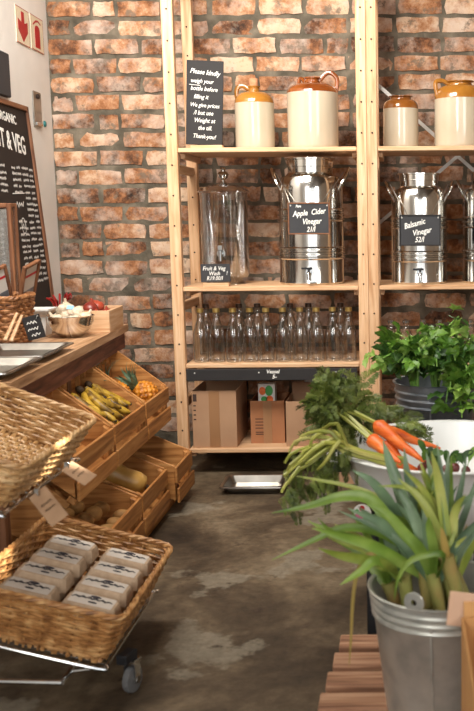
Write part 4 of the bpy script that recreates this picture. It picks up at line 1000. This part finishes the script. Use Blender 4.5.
# egg cartons
def carton_proto():
    t = thing('egg_carton', '', 'egg carton', group='egg cartons in the lower tray'); w, d, h = .148, .098, .062
    def ring(sx, sy, z, c=.014): x, y = w/2*sx, d/2*sy; return [(x, y-c, z), (x-c, y, z), (-x+c, y, z), (-x, y-c, z), (-x, -y+c, z), (-x+c, -y, z), (x-c, -y, z), (x, -y+c, z)]
    def shell(rs, nm, m, capb=True):
        vs = [p for r_ in rs for p in r_]; fs = []
        for i in range(len(rs)-1):
            for k_ in range(8): fs.append((i*8+k_, i*8+(k_+1) % 8, (i+1)*8+(k_+1) % 8, (i+1)*8+k_))
        fs += [tuple(range(8)), tuple(range(len(vs)-8, len(vs)))]; return MB().add(vs, fs).build(nm, m, t, True, 28)
    shell([ring(.86, .84, 0), ring(.95, .94, .022), ring(.97, .97, .027), ring(1.0, 1.0, .028), ring(1.0, 1.0, .031)], 'base', m_carton)
    lid = shell([ring(1.0, 1.0, .0315), ring(.985, .98, .034), ring(.93, .88, .05), ring(.88, .80, h-.003), ring(.84, .74, h)], 'lid', m_carton)
    MB().box((0, 0, h+.0006), (w*.76, d*.62, .0012), .0004).build('paper_label', m_label, lid)
    mb = MB(); scribble(mb, -w*.36, d*.06, w*.7, .018, .0024); scribble(mb, -w*.32, d*.055, w*.62, .008, .0017)
    me = mb.mesh('printed_name', fixn=False); me.transform(Matrix.Translation((0, 0, h+.0008))); stuff(put('printed_name', me, m_ink, lid))
    MB().prism([(.014*math.cos(a*PI/8), .0075*math.sin(a*PI/8)) for a in range(16)], .0006, Matrix.Translation((0.004, d*.2, h+.0012))).build('printed_emblem', m_ink, lid)
    MB().prism([(.012*math.cos(a*PI/8), .005*math.sin(a*PI/8)) for a in range(16)], .0006, Matrix.Translation((0.004, -d*.15, h+.0012))).build('printed_seal', m_ink, lid)
    MB().tube(crv([(-.009, -d*.475, .033), (-.008, -d*.46, .041), (0, -d*.45, .045), (.008, -d*.46, .041), (.009, -d*.475, .033)], 10), .0016, 5).build('clasp', m_card, lid, smooth=True)
    return t
cart = carton_proto(); bl_.rotation_mode = 'XYZ'; k = 0
bpy.context.view_layer.update()
rows_ = ['nearest row', 'second row', 'third row', 'farthest row']
for j in range(4):
    for i in range(2):
        lx = -W1+.118+i*.163; ly = -D1/2+.105+j*.113
        p = bl_.matrix_basis @ Vector((lx, ly, .064)); lab = 'pulp egg carton in the lower wicker tray, %s, %s column' % (rows_[j], ('left', 'right')[i])
        rot = (0, TB1, 0)
        if k == 0: cart.location = p; cart.rotation_euler = rot; cart['label'] = lab
        else: dup(cart, p, rot, lab)
        k += 1
# kraft price tags on the upper tray
def tag_card(label, pts, Ys, m=m_kraft):
    q = [aty(p[0], p[1], y) for p, y in zip(pts, Ys)]; c = sum(q, Vector())/4; t = thing('price_tag', label, 'price tag', c); n = (q[1]-q[0]).cross(q[3]-q[0]).normalized()*.0012
    vs = [p-c for p in q]+[p-c+n for p in q]; MB().add(vs, [(0, 1, 2, 3), (4, 5, 6, 7), (0, 1, 5, 4), (1, 2, 6, 5), (2, 3, 7, 6), (3, 0, 4, 7)]).build('card', m, t)
    M = frame(Vector((0, 0, 0))-n.normalized()*.0006 if n.y > 0 else n+n.normalized()*.0006, (q[2]+q[1]-q[0]-q[3]), (q[0]+q[1]-q[2]-q[3]))
    mb = MB(); w = (q[1]-q[0]).length
    for v_ in (.015, 0): scribble(mb, -w*.3, v_-.005, w*.6, .006, .0008)
    me = mb.mesh('pencil_writing', fixn=False); me.transform(M); stuff(put('pencil_writing', me, m_btip, t))
    cl = MB().box((q[0]+q[1])/2-c, (.014, .01, .02), .002).build('clip', m_chrome, t)
tag_card('kraft price tag on the far side of the upper wicker tray', [(61.5, 470.5), (72, 461), (97, 475), (84.7, 485.6)], [2.40, 2.46, 2.46, 2.40])
tag_card('kraft price tag hanging at the near corner of the upper tray', [(29, 498), (45, 485.6), (68.5, 514.6), (52, 527)], [2.24, 2.29, 2.29, 2.24])

# ------------------------------------------------------------------ right side: pallet, crates, buckets, basin
pl = thing('wooden_pallet', 'weathered slatted wooden pallet under the leek bucket', 'pallet', (.35, 2.13, 0))
for i in range(8):
    y = 2.53-.049-i*.108; x0 = -.163-.034*i/3.6
    bx('slat', ((x0+.95)/2-.35, y-2.13, .11), (.95-x0, .08, .022), pallw['x'], pl, .003)
for x in (-.13, .36, .85): bx('bearer', (x-.35, -.02, .05), (.05, .82, .098), pallw['y'], pl, .003)

def plastic_crate(label, x, y, w, d, h, rz=0):
    t = thing('plastic_crate', label, 'crate', (x, y, 0), (0, 0, rz))
    for sx in (-1, 1):
        for sy in (-1, 1): bx('corner_post', (sx*(w/2-.015), sy*(d/2-.015), h/2), (.03, .03, h), m_black, t, .004)
    n = 6
    for k_ in range(n):
        z = h*(k_+.5)/n
        for sy in (-1, 1): bx('slat', (0, sy*(d/2-.008), z), (w-.06, .012, h/n*.72), m_black, t, .002)
        for sx in (-1, 1): bx('slat', (sx*(w/2-.008), 0, z), (.012, d-.06, h/n*.72), m_black, t, .002)
    bx('base', (0, 0, .01), (w-.03, d-.03, .014), m_black, t, .002)
    return t
CZ = .34
pcr = plastic_crate('black slatted plastic crate holding up the white basin', .18, 2.93, .56, .40, CZ)
plastic_crate('black slatted plastic crate holding up the celery bucket', .20, 3.62, .5, .36, CZ)
pst = aty(362, 513, 2.727); st = thing('crate_sticker', 'colourful round sticker on the black crate', 'sticker', (pst.x, 2.727, pst.z))
MB().prism([(.026*math.cos(a*PI/10), .026*math.sin(a*PI/10)) for a in range(20)], .0015, frame((0, 0, 0), (1, 0, 0), (0, 0, 1))).build('backing', m_plast, st)
for (x, z, r_, m) in ((-.008, -.01, .012, m_pink), (.01, -.012, .008, m_green), (.0, .014, .008, m_red), (-.014, .006, .006, m_green)):
    MB().prism([(r_*math.cos(a*PI/6), r_*math.sin(a*PI/6)) for a in range(12)], .0008, frame((x, -.0016, z), (1, 0, 0), (0, 0, 1))).build('printed_spot', m, st)

def bucket(label, x, y, z, R, H, m, lug_ang=None, taper=.78, bands=(.80, .86, .92)):
    t = thing('zinc_bucket', label, 'bucket', (x, y, z)); th = .003
    def rad(u): return R*(taper+(1-taper)*u)
    pr = [(0, .012), (rad(0)*.96, .012), (rad(0)*.97, 0), (rad(0), .002), (rad(.04), H*.04)]
    for u in bands: pr += [(rad(u-.022), H*(u-.022)), (rad(u)+.005, H*(u-.008)), (rad(u)+.005, H*(u+.006)), (rad(u+.02), H*(u+.02))]
    pr += [(rad(.975), H*.975), (R+.006, H*.98), (R+.007, H*.992), (R+.003, H), (R-th, H*.99), (rad(.5)-th, H*.5), (rad(0)-th, .016), (0, .016)]
    b = MB().lathe(pr, 64).build('body', m, t, smooth=True, ang=50)
    a = -1.75; MB().box((0, 0, H*.43), (.006, .003, H*.86), .001, Matrix.Rotation(a+PI/2, 4, 'Z') @ Matrix.Translation((0, -rad(.43)-.0015, 0)) @ Matrix.Translation((0, 0, H*.43)) @ Matrix.Rotation(math.atan(R*(1-taper)/H), 4, 'X') @ Matrix.Translation((0, 0, -H*.43))).build('seam', m, t)
    if lug_ang is not None:
        for q in (0, PI):
            M = Matrix.Rotation(lug_ang+q, 4, 'Z') @ Matrix.Translation((R+.002, 0, H+.012)) @ Matrix.Rotation(PI/2, 4, 'Y')
            MB().lathe([(.007, -.003), (.021, -.003), (.023, 0), (.021, .003), (.007, .003)], 24, M=M, closed=True).build('handle_lug', m, t, smooth=True, ang=50)
        ca, sa = math.cos(lug_ang), math.sin(lug_ang); pts = []
        for k_ in range(21):
            f = PI*k_/20; v = Vector((math.cos(f)*(R+.004), -math.sin(f)*(R+.02)*.96, H+.012-math.sin(f)*.06))
            pts.append((v.x*ca-v.y*sa, v.x*sa+v.y*ca, v.z))
        MB().tube(pts, .003, 6).build('bail_handle', m_chrome, t, smooth=True) if False else None
    return t
fb = bucket('large galvanised bucket of leeks standing on the pallet', .087, 2.13, .121, .157, .29, m_zinc, lug_ang=1.17)
MB().lathe([(0, .2), (.138, .2), (.138, .205), (0, .206)], 24).build('soil', m_soil, fb)
rimz = aty(440, 380, 3.6).z
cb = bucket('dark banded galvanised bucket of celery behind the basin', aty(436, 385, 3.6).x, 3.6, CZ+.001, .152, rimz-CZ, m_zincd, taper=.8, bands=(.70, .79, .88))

bs = thing('enamel_basin', 'wide white enamel basin of carrots and radishes', 'basin', (.155, 2.9, CZ+.001))
Rb, Hb_ = .345, .205
MB().lathe([(0, .004), (Rb*.62, .004), (Rb*.64, 0), (Rb*.68, .01), (Rb*.8, .06), (Rb*.9, .13), (Rb*.955, Hb_-.006), (Rb*.99, Hb_-.001), (Rb, Hb_-.004), (Rb*1.005, Hb_), (Rb*.99, Hb_+.003), (Rb*.945, Hb_), (Rb*.885, .13), (Rb*.78, .062), (Rb*.64, .016), (0, .012)], 72).build('basin', m_enamel, bs, smooth=True, ang=60)

# cardboard box cut by the right edge, flap open towards the bucket
bxo = open_box('cardboard_box', 'tan cardboard box with raised flaps at the lower right corner', .118, .48, 1.56, .34, .121, .305, m=mat('tan_cardboard', [(192, 140, 84), (208, 158, 100)], rough=.8, scale=5), tape=False,
               flaps=(('b', 1.35, .03), ('r', -1.2, .06)))
MB().box((-.02, .001, .02), (.14, .004, .07), .001).build('flap', mat('pale_cardboard', [(204, 166, 138), (216, 180, 152)], rough=.85), bxo, loc=(-.12, .176, .29), rot=(-.08, .12, 0))

# celery
def leaflet(vs, fs, o, d, n, l, w):
    """jagged leaf blade from o along d, in the plane with normal n"""
    s_ = d.cross(n).normalized(); k = len(vs); out = [(.0, .08), (.18, .42), (.3, .36), (.45, .62), (.55, .46), (.7, .55), (.8, .3), (1.0, 0)]
    vs.append(o)
    for u, v in out: vs.append(o+d*(u*l)+n*(.10*l*math.sin(u*3))+s_*(v*w)+n*(v*w*.35))
    for u, v in out[:-1]: vs.append(o+d*(u*l)+n*(.10*l*math.sin(u*3))-s_*(v*w)+n*(v*w*.35))
    mids = []
    for u in (.3, .6):
        mids.append(len(vs)); vs.append(o+d*(u*l)+n*(.10*l*math.sin(u*3)))
    a = list(range(k+1, k+9)); b = list(range(k+9, k+16))+[k+8]; m0, m1 = mids
    for e in (a, b):
        fs += [(k, e[0], e[1]), (k, e[1], m0), (e[1], e[2], m0), (e[2], e[3], m0), (m0, e[3], e[4]), (m0, e[4], m1), (e[4], e[5], m1), (m1, e[5], e[6]), (m1, e[6], e[7])]
def celery_leaf(seed):
    random.seed(seed); vs = []; fs = []; X = Vector((1, 0, 0))
    for a, l, w, o in ((0, .05, .03, .02), (.95, .038, .024, .012), (-.95, .038, .024, .012)):
        d = Vector((math.cos(a), math.sin(a), -.12)).normalized(); n = Vector((rnd(-.2, .2), rnd(-.2, .2), 1)).normalized(); leaflet(vs, fs, Vector((o, 0, 0)), d, n, l*rnd(.85, 1.15), w)
    mb = MB().add(vs, fs); mb.tube([(-.012, 0, 0), (.025, 0, 0)], [.0016, .001], 3, caps=False)
    return mb.mesh('leaf', True, 80, fixn=False)
cl_me = [[celery_leaf(100+k) for k in range(4)] for _ in range(3)]
for row, m in zip(cl_me, m_cel):
    for me in row: me.materials.append(m)
random.seed(21)
bc = Vector((cb.location.x, 3.6, rimz))
def celery_bunch(label, base, stalks):
    t = thing('celery_bunch', label, 'celery', base, group='celery in the dark bucket')
    for (tip, nl, mi, spread) in stalks:
        tip = Vector(tip)-base; mid = tip*.5+Vector((0, 0, .06)); pts = crv([(0, 0, -.12), Vector((tip.x*.15, tip.y*.15, .0)), mid, tip], 8)
        MB().tube(pts, [.008, .0075, .007, .006, .005, .0045, .004, .003, .0025], 6).build('stalk', m_stalk, t, smooth=True)
        for k_ in range(nl):
            u = .45+.55*(k_+.5)/nl; q = pts[min(8, int(u*8))].lerp(pts[min(8, int(u*8)+1)], u*8-int(u*8)) if u < 1 else pts[8]
            q = q+Vector((rnd(-1, 1), rnd(-1, 1), rnd(-.8, .9)))*spread; sc = rnd(.75, 1.2)
            mm = mi if random.random() < .65 else random.randrange(3)
            o = put('leaf', random.choice(cl_me[mm]), None, t, q, (rnd(-.9, .9)+.5, rnd(-.7, .8), rnd(0, 6.28))); o.scale = (sc, sc, sc)
    return t
def cpt(px, py, Y): return aty(px, py, Y)
celery_bunch('bushy celery bunch at the left of the bucket', bc+Vector((-.07, -.03, 0)), [
    (cpt(383, 358, 3.48), 12, 1, .035), (cpt(378, 350, 3.55), 10, 0, .03), (cpt(395, 345, 3.45), 14, 0, .035), (cpt(405, 338, 3.55), 12, 0, .035), (cpt(398, 362, 3.42), 14, 1, .04), (cpt(420, 352, 3.42), 14, 0, .04), (cpt(385, 366, 3.5), 9, 1, .03)])
celery_bunch('tallest celery bunch, in the middle of the bucket', bc+Vector((.0, .03, 0)), [
    (cpt(432, 331, 3.6), 13, 0, .035), (cpt(448, 330, 3.6), 13, 2, .035), (cpt(459, 316, 3.62), 13, 2, .03), (cpt(425, 345, 3.5), 12, 2, .035), (cpt(440, 350, 3.42), 14, 0, .04), (cpt(437, 366, 3.40), 12, 1, .035), (cpt(412, 372, 3.42), 10, 0, .03)])
celery_bunch('celery bunch drooping over the right bucket rim', bc+Vector((.07, -.02, 0)), [
    (cpt(468, 340, 3.6), 12, 0, .035), (cpt(480, 350, 3.55), 12, 0, .04), (cpt(455, 360, 3.4), 13, 1, .035), (cpt(470, 375, 3.4), 14, 0, .04), (cpt(457, 398, 3.38), 12, 0, .028), (cpt(468, 410, 3.36), 12, 2, .03), (cpt(480, 395, 3.36), 11, 0, .035), (cpt(450, 388, 3.39), 8, 2, .022), (cpt(446, 402, 3.40), 9, 0, .02), (cpt(462, 418, 3.37), 12, 1, .026), (cpt(474, 412, 3.36), 12, 0, .03)])

# carrot bunches lying in the basin
def frond_mesh(seed, l=.11):
    random.seed(seed); mb = MB(); mb.tube(crv([(0, 0, 0), (l*.5, 0, .01), (l, 0, -.01)], 5), [.0012, .001, .0009, .0008, .0007, .0005], 3, caps=False); vs = []; fs = []
    for i in range(9):
        u = .15+.85*i/9; x = l*u; z = .01*math.sin(u*PI)
        for s_ in (-1, 1):
            ln = .034*(1.1-u)*rnd(.8, 1.2)+.008; d = Vector((.62, s_*.75, rnd(-.35, .35))).normalized()
            for j in range(4):
                o = Vector((x, 0, z))+d*(ln*(j+.6)/4)
                for e in (-1, 1):
                    k = len(vs); dd = Vector((d.x+e*.5*-d.y*s_, d.y+e*.6*d.x*s_, rnd(-.5, .5))).normalized(); w = Vector((-dd.y, dd.x, .4)).normalized()*.0030; tl = .015
                    vs += [o-w*.3, o+dd*tl*.6+w, o+dd*tl, o+dd*tl*.6-w]; fs.append((k, k+1, k+2, k+3))
    mb.add(vs, fs); return mb.mesh('frond', False, None, fixn=False)
fr_me = [frond_mesh(300+k) for k in range(4)]; random.seed(33)
for me in fr_me: me.materials.append(m_frond)
def carrot_mesh(l, r):
    n = 12; pts = [(l*i/n, .002*math.sin(i*.7), .0015*math.sin(i*1.3)) for i in range(n+1)]
    rad = [r*(.55 if i == 0 else 1.0 if i == 1 else max(.06, (1-(i-1)/n)**.65))*(1+.03*math.sin(i*2.3)) for i in range(n+1)]
    return MB().tube(pts, rad, 12).mesh('root', True, 60)
def carrot_bunch(label, tie, roots, stems, fronds, group='carrot bunches in the basin', sk=1):
    """roots: (crown point, tip point, radius); stems: list of point lists; fronds: (point, direction, scale)"""
    tie = Vector(tie); t = thing('carrot_bunch', label, 'carrots', tie, group=group)
    for (a, b, r_) in roots:
        a, b = Vector(a), Vector(b); me = carrot_mesh((b-a).length, r_); M = frame(a-tie, b-a, (0, 0, 1)); me.transform(M); c = put('carrot', me, m_carrot, t)
        MB().ell(a-tie, (.008, .008, .008), seg=8, rings=5).build('carrot_top', m_stem, c, smooth=True)
    for pts in stems:
        P = [Vector(p)-tie for p in pts]; n = 10; MB().tube(crv(P, n), [(.0052-.0028*i/n)*sk for i in range(n+1)], 6).build('stem', m_stem, t, smooth=True)
    for (p, d, sc) in fronds:
        o = put('frond', random.choice(fr_me), None, t, Vector(p)-tie); o.rotation_euler = (Vector(d).to_track_quat('X', 'Z') @ Euler((rnd(-1.5, 1.5), 0, 0)).to_quaternion()).to_euler(); o.scale = (sc,)*3
    return t
# bunch with bushy tops standing up to the left
Yc = 2.84
ra_ = [(aty(376, 424, 2.86), aty(424, 462, 2.72), .0225), (aty(371, 439, 2.80), aty(400, 463, 2.68), .0215), (aty(384, 444, 2.83), aty(412, 470, 2.74), .019), (aty(386, 430, 2.93), aty(440, 449, 2.96), .017)]
tie = aty(338, 408, 2.92); stems = []; fr = []
for i in range(12):
    a = ra_[i % 3][0]; j = Vector((rnd(-.012, .012), rnd(-.01, .01), rnd(-.01, .012)))
    e = aty(rnd(316, 366), rnd(382, 404), 2.97+rnd(-.08, .12)); stems.append([a+j*.4, tie.lerp(a, .4)+j, tie+j, e])
    for k_ in range(9):
        u = rnd(0, 1); p = (tie+j).lerp(e, u)+Vector((rnd(-.03, .03), rnd(-.05, .05), rnd(-.035, .03))); fr.append((p, Vector((rnd(-1, .6), rnd(-.7, .6), rnd(-.7, .7))), rnd(.55, .85)))
for k_ in range(56):      # greens spilling behind the carrots towards the celery bucket and down the basin side
    if k_ < 36: p = aty(rnd(345, 412), 0, 1) if False else aty(348+k_*1.75+rnd(-5, 5), 404+k_*.85+rnd(-12, 14), 3.03+rnd(-.06, .1)); d = Vector((rnd(.1, 1), rnd(-.5, .5), rnd(-.5, .25)))
    else: p = aty(rnd(322, 358), rnd(410, 432), 2.94+rnd(-.04, .08)); d = Vector((rnd(-1, .3), rnd(-.5, .5), rnd(-.9, .1)))
    fr.append((p, d, rnd(.6, .85)))
carrot_bunch('carrot bunch with big orange roots and bushy green tops', tie, ra_, stems, fr)
# second bunch: pale stems arching left over the rim, tops hanging down
tie = aty(352, 452, 2.70); stems = []; fr = []
ends = [(293, 462), (291, 470), (296, 474), (300, 458), (306, 450), (312, 446), (303, 468), (318, 455), (288, 482), (325, 462), (310, 464), (298, 440), (305, 434), (314, 437), (320, 431), (330, 440), (294, 452)]
for i, (ex, ey) in enumerate(ends):
    j = Vector((rnd(-.008, .008), rnd(-.012, .012), rnd(-.008, .008))); e = aty(ex, ey, 2.70+rnd(-.06, .08))
    m1 = aty(ex*.45+352*.55, min(ey, 449)-rnd(2, 8), 2.70+rnd(-.04, .05)); b = aty(390+i, 462+rnd(-3, 5), 2.70+rnd(0, .06))
    dn = e+Vector((rnd(-.035, -.005), rnd(-.02, .02), -rnd(.012, .045))); stems.append([b, tie+j, m1, e, dn])
    for k_ in range(4):
        p = dn+Vector((rnd(.0, .11), rnd(-.02, .06), rnd(-.05, .01))); fr.append((p, Vector((rnd(-.5, .5), rnd(-.4, .4), -1)), rnd(.35, .58)))
carrot_bunch('carrot bunch with pale stems drooping left over the basin rim', tie, [(aty(392, 462, 2.72), aty(432, 476, 2.76), .016), (aty(395, 466, 2.74), aty(430, 482, 2.80), .016)], stems, fr, sk=1.55)

# radishes with leaves in the basin
def radish_bunch(label, pxs, Y):
    base = aty(pxs[0][0], pxs[0][1], Y); t = thing('radish_bunch', label, 'radishes', base, group='radishes in the basin')
    for (x, y) in pxs:
        p = aty(x, y, Y+rnd(-.02, .02))-base; r_ = rnd(.012, .016); rt = MB().ell(p, (r_, r_, r_*1.1), seg=12, rings=8).build('root', m_radish, t, smooth=True)
        for k_ in range(3):
            d = Vector((rnd(-.06, .06), rnd(-.04, .04), rnd(.03, .07))); pts = [p, p+d*.5+Vector((0, 0, .012)), p+d]
            blade(pts, .018, 8, lambda u: .12 if u < .3 else math.sin(min(1, (u-.25)/.75)*PI)**.6+.03, .3).build('leaf', m_cel[1] if k_ else m_cel[0], t, smooth=True, ang=80, fixn=False)
    return t
radish_bunch('radish bunch lying beside the carrots in the basin', [(422, 468), (433, 471), (428, 463)], 2.72)
radish_bunch('radish bunch at the right side of the basin', [(455, 468), (466, 471), (446, 471)], 2.74)

# leeks in the front bucket
LW = .82; random.seed(5)
def leek(label, foot, shaft_top, leaves):
    """leaves: (pixel points, depths, width, material index)"""
    foot = Vector(foot); t = thing('leek', label, 'leek', foot, group='leeks in the front bucket'); top = Vector(shaft_top)-foot
    MB().tube(crv([(0, 0, 0), top*.5+Vector((.002, 0, 0)), top], 8), [.011, .013, .014, .0145, .015, .0155, .016, .0165, .017], 10).build('shaft', m_shaft, t, smooth=True)
    extra = []
    b0 = Vector(foot)+top
    for k_ in range(5):       # inner leaves fanning out of the shaft
        a = rnd(-1.1, .9); l = rnd(.13, .25); q = b0+Vector((math.sin(a)*l*.45, rnd(-.02, .05), math.cos(a)*l*.6)); e = b0+Vector((math.sin(a)*l*1.1, rnd(-.02, .09), math.cos(a)*l))
        extra.append(([q-foot, e-foot], rnd(.022, .036), random.choice((0, 1, 1, 2))))
    for (pts, w, mi) in extra:
        blade([top*.7]+pts, w*LW, 14, lambda u: min(1, .6+u*1.6)*max(.05, (1-u**3)**.9), .5, (rnd(-.8, .8), -1, rnd(-.2, .5))).build('leaf', m_leek[mi], t, smooth=True, ang=80, fixn=False)
    for (pp, Ys, w, mi) in leaves:
        n = len(pp); pts = [aty(x, y, Ys[0]+(Ys[1]-Ys[0])*i/(n-1))-foot for i, (x, y) in enumerate(pp)]
        blade([top*.8]+pts, w*LW, 20, lambda u: min(1, .6+u*1.6)*max(.05, (1-u**3.2)**.9), .45, (rnd(-.5, .6), -1, rnd(.1, .6))).build('leaf', m_leek[mi], t, smooth=True, ang=80, fixn=False)
    return t
fz = .121+.206
def fpt(dx, dy): return (.087+dx, 2.13+dy, fz)
def spt(x, y, Y): return aty(x, y, Y)
leek('leek with broad leaves arching far left over the floor', fpt(-.03, .0), spt(424, 566, 2.12), [
    ([(405, 545), (386, 516), (368, 498), (340, 497), (310, 506), (272, 513)], (2.12, 2.15), .036, 0),
    ([(399, 560), (372, 545), (345, 537), (312, 528)], (2.08, 2.02), .034, 0),
    ([(410, 552), (380, 533), (345, 528), (312, 541), (272, 560)], (2.14, 2.1), .026, 0)])
leek('leek whose leaves droop over the left bucket rim', fpt(-.075, .01), spt(404, 574, 2.13), [
    ([(388, 566), (362, 559), (340, 555), (318, 548)], (2.05, 1.98), .032, 2),
    ([(378, 561), (360, 572), (340, 585)], (2.03, 1.97), .026, 0),
    ([(376, 556), (362, 562), (354, 590), (351, 640), (349, 668)], (2.06, 2.04), .012, 3),
    ([(370, 553), (352, 545), (330, 536), (308, 520)], (2.12, 2.18), .02, 2)])
leek('leek with blue-green leaves reaching up left', fpt(-.02, .05), spt(420, 560, 2.2), [
    ([(412, 530), (402, 496), (390, 462), (383, 441)], (2.22, 2.30), .042, 1),
    ([(405, 535), (390, 505), (372, 482), (352, 470)], (2.18, 2.16), .036, 1),
    ([(410, 540), (398, 512), (376, 496), (348, 486), (318, 480), (296, 476)], (2.2, 2.25), .016, 2)])
leek('leek with a leaf looping over the bucket and tall pale blades', fpt(.0, -.03), spt(432, 572, 2.10), [
    ([(428, 540), (418, 505), (408, 478), (404, 448)], (2.16, 2.26), .036, 1),
    ([(434, 548), (430, 528), (428.5, 516)], (2.06, 2.04), .028, 0),
    ([(443, 556), (425, 555), (408, 562), (398, 578), (394, 600)], (2.02, 2.0), .018, 0),
    ([(420, 552), (404, 534), (384, 512), (366, 505)], (2.08, 2.06), .034, 0)])
leek('upright leek at the centre with a stripy tall leaf', fpt(.03, .02), spt(440, 566, 2.14), [
    ([(442, 535), (446, 495), (449, 452)], (2.16, 2.22), .034, 1),
    ([(440, 530), (436, 506), (424, 494), (402, 487), (378, 486)], (2.14, 2.1), .022, 2),
    ([(446, 545), (438, 505), (432, 478), (426, 452)], (2.18, 2.28), .03, 1),
    ([(443, 540), (440, 512), (437, 486), (438, 462)], (2.12, 2.16), .02, 1)])
leek('leek leaning right with long narrow leaves', fpt(.07, .04), spt(449, 566, 2.18), [
    ([(452, 535), (460, 495), (467, 456)], (2.2, 2.26), .026, 1),
    ([(456, 540), (468, 505), (480, 470)], (2.22, 2.28), .024, 1),
    ([(454, 552), (462, 538), (467, 524)], (2.14, 2.13), .018, 3),
    ([(452, 550), (458, 543), (467, 536)], (2.1, 2.08), .016, 2)])
leek('short leek stump with dry brown sheath by the bucket lug', fpt(.05, -.04), spt(446, 556, 2.08), [
    ([(445, 548), (443, 536), (441, 527)], (2.07, 2.06), .02, 3),
    ([(446, 552), (452, 540), (455, 530)], (2.08, 2.09), .016, 2)])
leek('leek with folded yellow-green leaf beside the left rim', fpt(-.1, .04), spt(388, 582, 2.17), [
    ([(380, 560), (384, 530), (376, 505), (362, 492)], (2.2, 2.26), .026, 1),
    ([(382, 566), (370, 548), (352, 537), (332, 532), (318, 518)], (2.14, 2.08), .022, 0)])
